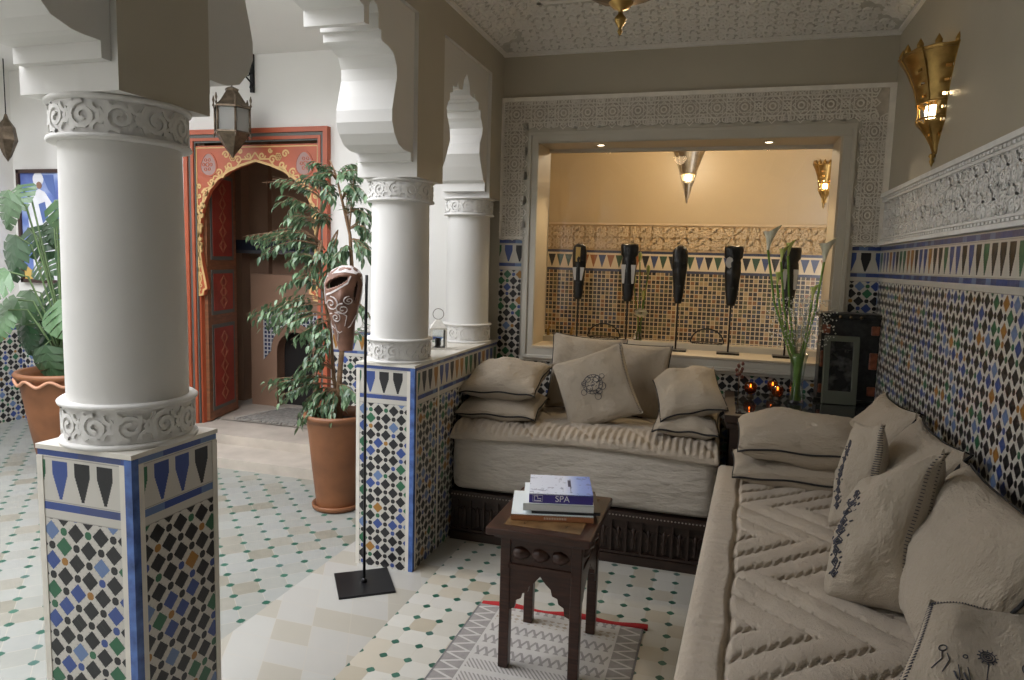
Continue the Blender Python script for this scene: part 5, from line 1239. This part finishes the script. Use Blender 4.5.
def leaf(m, p, d, up, L, wd, curl=.25, mi=0, k=5):
    d = d.normalized(); sd = d.cross(up)
    sd = sd.normalized() if sd.length > 1e-6 else Vector((1, 0, 0)); nn = sd.cross(d)
    vs = []; o = []
    for i in range(k+1):
        f = i/k; wv = wd*.5*math.sin(PI*min(1, f**.8))*(1 if f < 1 else 0); c_ = p+d*L*f-nn*curl*L*f*f
        vs += [c_-sd*wv+nn*wv*.35, c_, c_+sd*wv+nn*wv*.35]
    fs = []
    for i in range(k): fs += [(i*3, i*3+1, i*3+4, i*3+3), (i*3+1, i*3+2, i*3+5, i*3+4)]
    m.add(vs, fs, mi, True)
def leafmat(name, a, b_):
    m, nt, b = newmat(name); g = nt.nodes.new('ShaderNodeNewGeometry'); r = ramp(nt, S(nt, g.outputs['Random Per Island']), [(0, a), (.6, b_), (1, tuple(min(1, q*1.5) for q in b_))], False)
    setc(nt, b, r); b.inputs['Roughness'].default_value = .32; b.inputs['Specular IOR Level'].default_value = .6
    t = nt.nodes.new('ShaderNodeBsdfTranslucent'); mx = nt.nodes.new('ShaderNodeMixShader'); mx.inputs[0].default_value = .15
    nt.links.new(r, t.inputs[0]); nt.links.new(b.outputs[0], mx.inputs[1]); nt.links.new(t.outputs[0], mx.inputs[2]); nt.links.new(mx.outputs[0], nt.nodes['Material Output'].inputs[0]); return m
FLF = leafmat('ficus_leaf', (.045, .10, .05), (.13, .21, .11)); MLF = leafmat('monstera_leaf', (.025, .07, .03), (.07, .13, .06))
fc = thing('ficus_tree', 'small weeping fig tree with drooping leaves in the tall terracotta pot', 'plant', (-2.165, 3.64, .52))
base = Vector((-2.165, 3.64, .52)); R3 = random.Random(11)
tw = MB(); lm = MB(); YF = 3.64
def ft(u, v, dy=0): return at(u, v, 1, YF+dy)-base
trunk = [Vector((0, 0, 0)), ft(340, 370, .0), ft(345, 320, .02), ft(352, 270, .0), ft(350, 235), ft(342, 200), ft(336, 175), ft(330, 160)]
m = MB().tube(trunk, [.017, .016, .014, .012, .010, .008, .006, .003], 8)
tr2 = [Vector((.02, .02, 0)), ft(334, 380, .04), ft(330, 330, .06), ft(322, 280, .05), ft(316, 240, .03), ft(322, 200, .0), ft(318, 178)]
m.tube(tr2, [.013, .012, .011, .009, .008, .006, .003], 8)
m.build('trunk', BARK, fc)
sprays = [((350, 235), (345, 190), (358, 168), 1.0), ((342, 200), (352, 175), (365, 200), 1.), ((350, 240), (362, 240), (369, 262), .8), ((345, 215), (358, 205), (368, 225), .9),
 ((336, 190), (320, 172), (302, 182), .7), ((322, 200), (308, 180), (270, 178), .55), ((320, 215), (300, 195), (282, 205), .6), ((318, 240), (295, 222), (252, 245), .9), ((318, 245), (290, 232), (262, 252), 1.0), ((320, 225), (300, 212), (284, 225), .7),
 ((322, 270), (305, 245), (290, 262), .9), ((325, 250), (312, 235), (300, 250), .9), ((330, 230), (325, 210), (312, 215), .9), ((338, 230), (332, 245), (322, 262), .9),
 ((345, 270), (335, 262), (325, 285), .9), ((322, 290), (305, 272), (285, 285), .5), ((324, 300), (295, 290), (252, 318), 1.1), ((324, 305), (300, 300), (265, 325), 1.1), ((326, 315), (300, 308), (283, 330), 1.),
 ((330, 320), (318, 318), (300, 345), .9), ((332, 330), (325, 325), (320, 352), .9), ((334, 370), (315, 352), (300, 370), .9), ((335, 380), (310, 368), (270, 385), 1.0), ((336, 385), (305, 378), (282, 400), 1.0), ((336, 390), (315, 385), (305, 412), 1.), ((338, 390), (325, 388), (320, 415), 1.), ((338, 385), (345, 385), (352, 405), .8), ((338, 400), (318, 402), (300, 428), .6), ((338, 395), (330, 395), (328, 420), .6),
 ((340, 330), (350, 340), (360, 330), .4), ((345, 300), (358, 300), (366, 320), .6), ((350, 250), (340, 240), (335, 265), .9), ((336, 180), (330, 165), (312, 172), .9), ((336, 185), (345, 165), (352, 175), 1.), ((322, 195), (335, 180), (325, 200), .8), ((348, 230), (365, 215), (372, 240), .6), ((318, 260), (335, 250), (345, 275), .8), ((322, 240), (318, 255), (308, 280), .8), ((330, 350), (320, 340), (310, 362), .8)]
for a, b, c_, dens in sprays:
    for rep in range(7):
        dy = R3.uniform(-.20, .20); p0 = ft(*a); p1 = ft(b[0]+R3.uniform(-7, 7), b[1]+R3.uniform(-7, 7), dy*.6); p2 = ft(c_[0]+R3.uniform(-11, 11), c_[1]+R3.uniform(-11, 9), dy)
        pts = [p0*(1-f)**2+p1*2*f*(1-f)+p2*f*f for f in [k/9 for k in range(10)]]
        tw.tube(pts, [.0032-.00028*k for k in range(10)], 4)
        n = int(10*dens)+2
        for k in range(n):
            f = .30+.70*k/n; i = min(8, int(f*9)); q = pts[i].lerp(pts[i+1], f*9-i); tg = (pts[i+1]-pts[i]).normalized()
            d = tg*.8+Vector((R3.uniform(-1, 1), R3.uniform(-1, 1), -.35-R3.random()*.7))*.85
            leaf(lm, q, d, Vector((R3.uniform(-.3, .3), R3.uniform(-.3, .3), 1)), R3.uniform(.040, .064), R3.uniform(.017, .025), .25)
tw.build('twigs', BARK, fc); lm.build('leaves', FLF, fc, boxuv=False)
mo = thing('monstera_plant', 'swiss cheese plant with split leaves in the large terracotta pot', 'plant', (-4.30, 3.68, .61))
base = Vector((-4.30, 3.68, .61)); st_, lv = MB(), MB()
def split_leaf(m, p, d, up, L):
    d = d.normalized(); sd = d.cross(up).normalized(); nn = sd.cross(d)
    vs, fs = [], []
    for s_ in (-1, 1):
        n = 5
        for k in range(n):
            f0, f1 = k/n, (k+.82)/n
            wf = lambda f: .56*math.sin(PI*min(1, (.16+f*.84))**.72)**.7
            a0, a1 = p+d*L*f0-nn*L*.18*f0*f0, p+d*L*f1-nn*L*.18*f1*f1
            am = p+d*L*(k+1)/n-nn*L*.18*((k+1)/n)**2
            o0 = a0+sd*s_*L*wf(f0)+d*L*.10-nn*L*.10; o1 = a1+sd*s_*L*wf(f1)+d*L*.10-nn*L*.12
            i0 = a0.lerp(o0, .45); i1 = am.lerp(am+sd*s_*L*wf((k+1)/n)+d*L*.1, .40)
            b = len(vs); vs += [a0, am, i1, i0, o1, o0]; fs += [(b, b+1, b+2, b+3), (b+3, b+2, b+4, b+5)]
    m.add(vs, fs, 0, False)
for k, (u, v, dx, dz, L) in enumerate(((8, 190, -.2, -.8, .24), (18, 185, .5, -.6, .22), (15, 235, -.3, -.9, .30), (28, 228, .5, -.7, .24), (55, 200, .4, -.8, .24), (52, 218, .2, -.9, .18), (10, 272, -.5, -.5, .26), (30, 290, -.2, -.8, .30), (18, 300, -.6, -.6, .26), (48, 285, .7, -.5, .32), (58, 300, .7, -.8, .28), (40, 258, .6, -.3, .22), (8, 310, -.3, -.9, .2), (50, 330, .3, -.9, .3), (45, 345, .1, -1, .26), (60, 240, .8, -.3, .25), (26, 325, -.1, -1, .2), (38, 320, .2, -.9, .26))):
    dy = [-.15, .1, -.05, .15, 0, .2][k % 6]; q = at(u, v, 1, 3.6+dy)-base
    md = Vector((q.x*.3, q.y*.3, max(.1, q.z*.75))); st_.tube([Vector((.05*math.cos(k), .05*math.sin(k), 0)), md*.6, md*.5+q*.5+Vector((0, 0, .06)), q], .006, 6)
    split_leaf(lv, q, Vector((dx, R3.uniform(-.5, .2), dz)), Vector((.1*dx, -1, .6)), L)
st_.tube([(0, 0, 0), (-.02, 0, .2), (.04, .02, .36)], [.03, .028, .016], 8)
st_.build('stalks', plain('stalk_green', (.10, .16, .06), .6, var=.2), mo); lv.build('leaves', MLF, mo, boxuv=False)
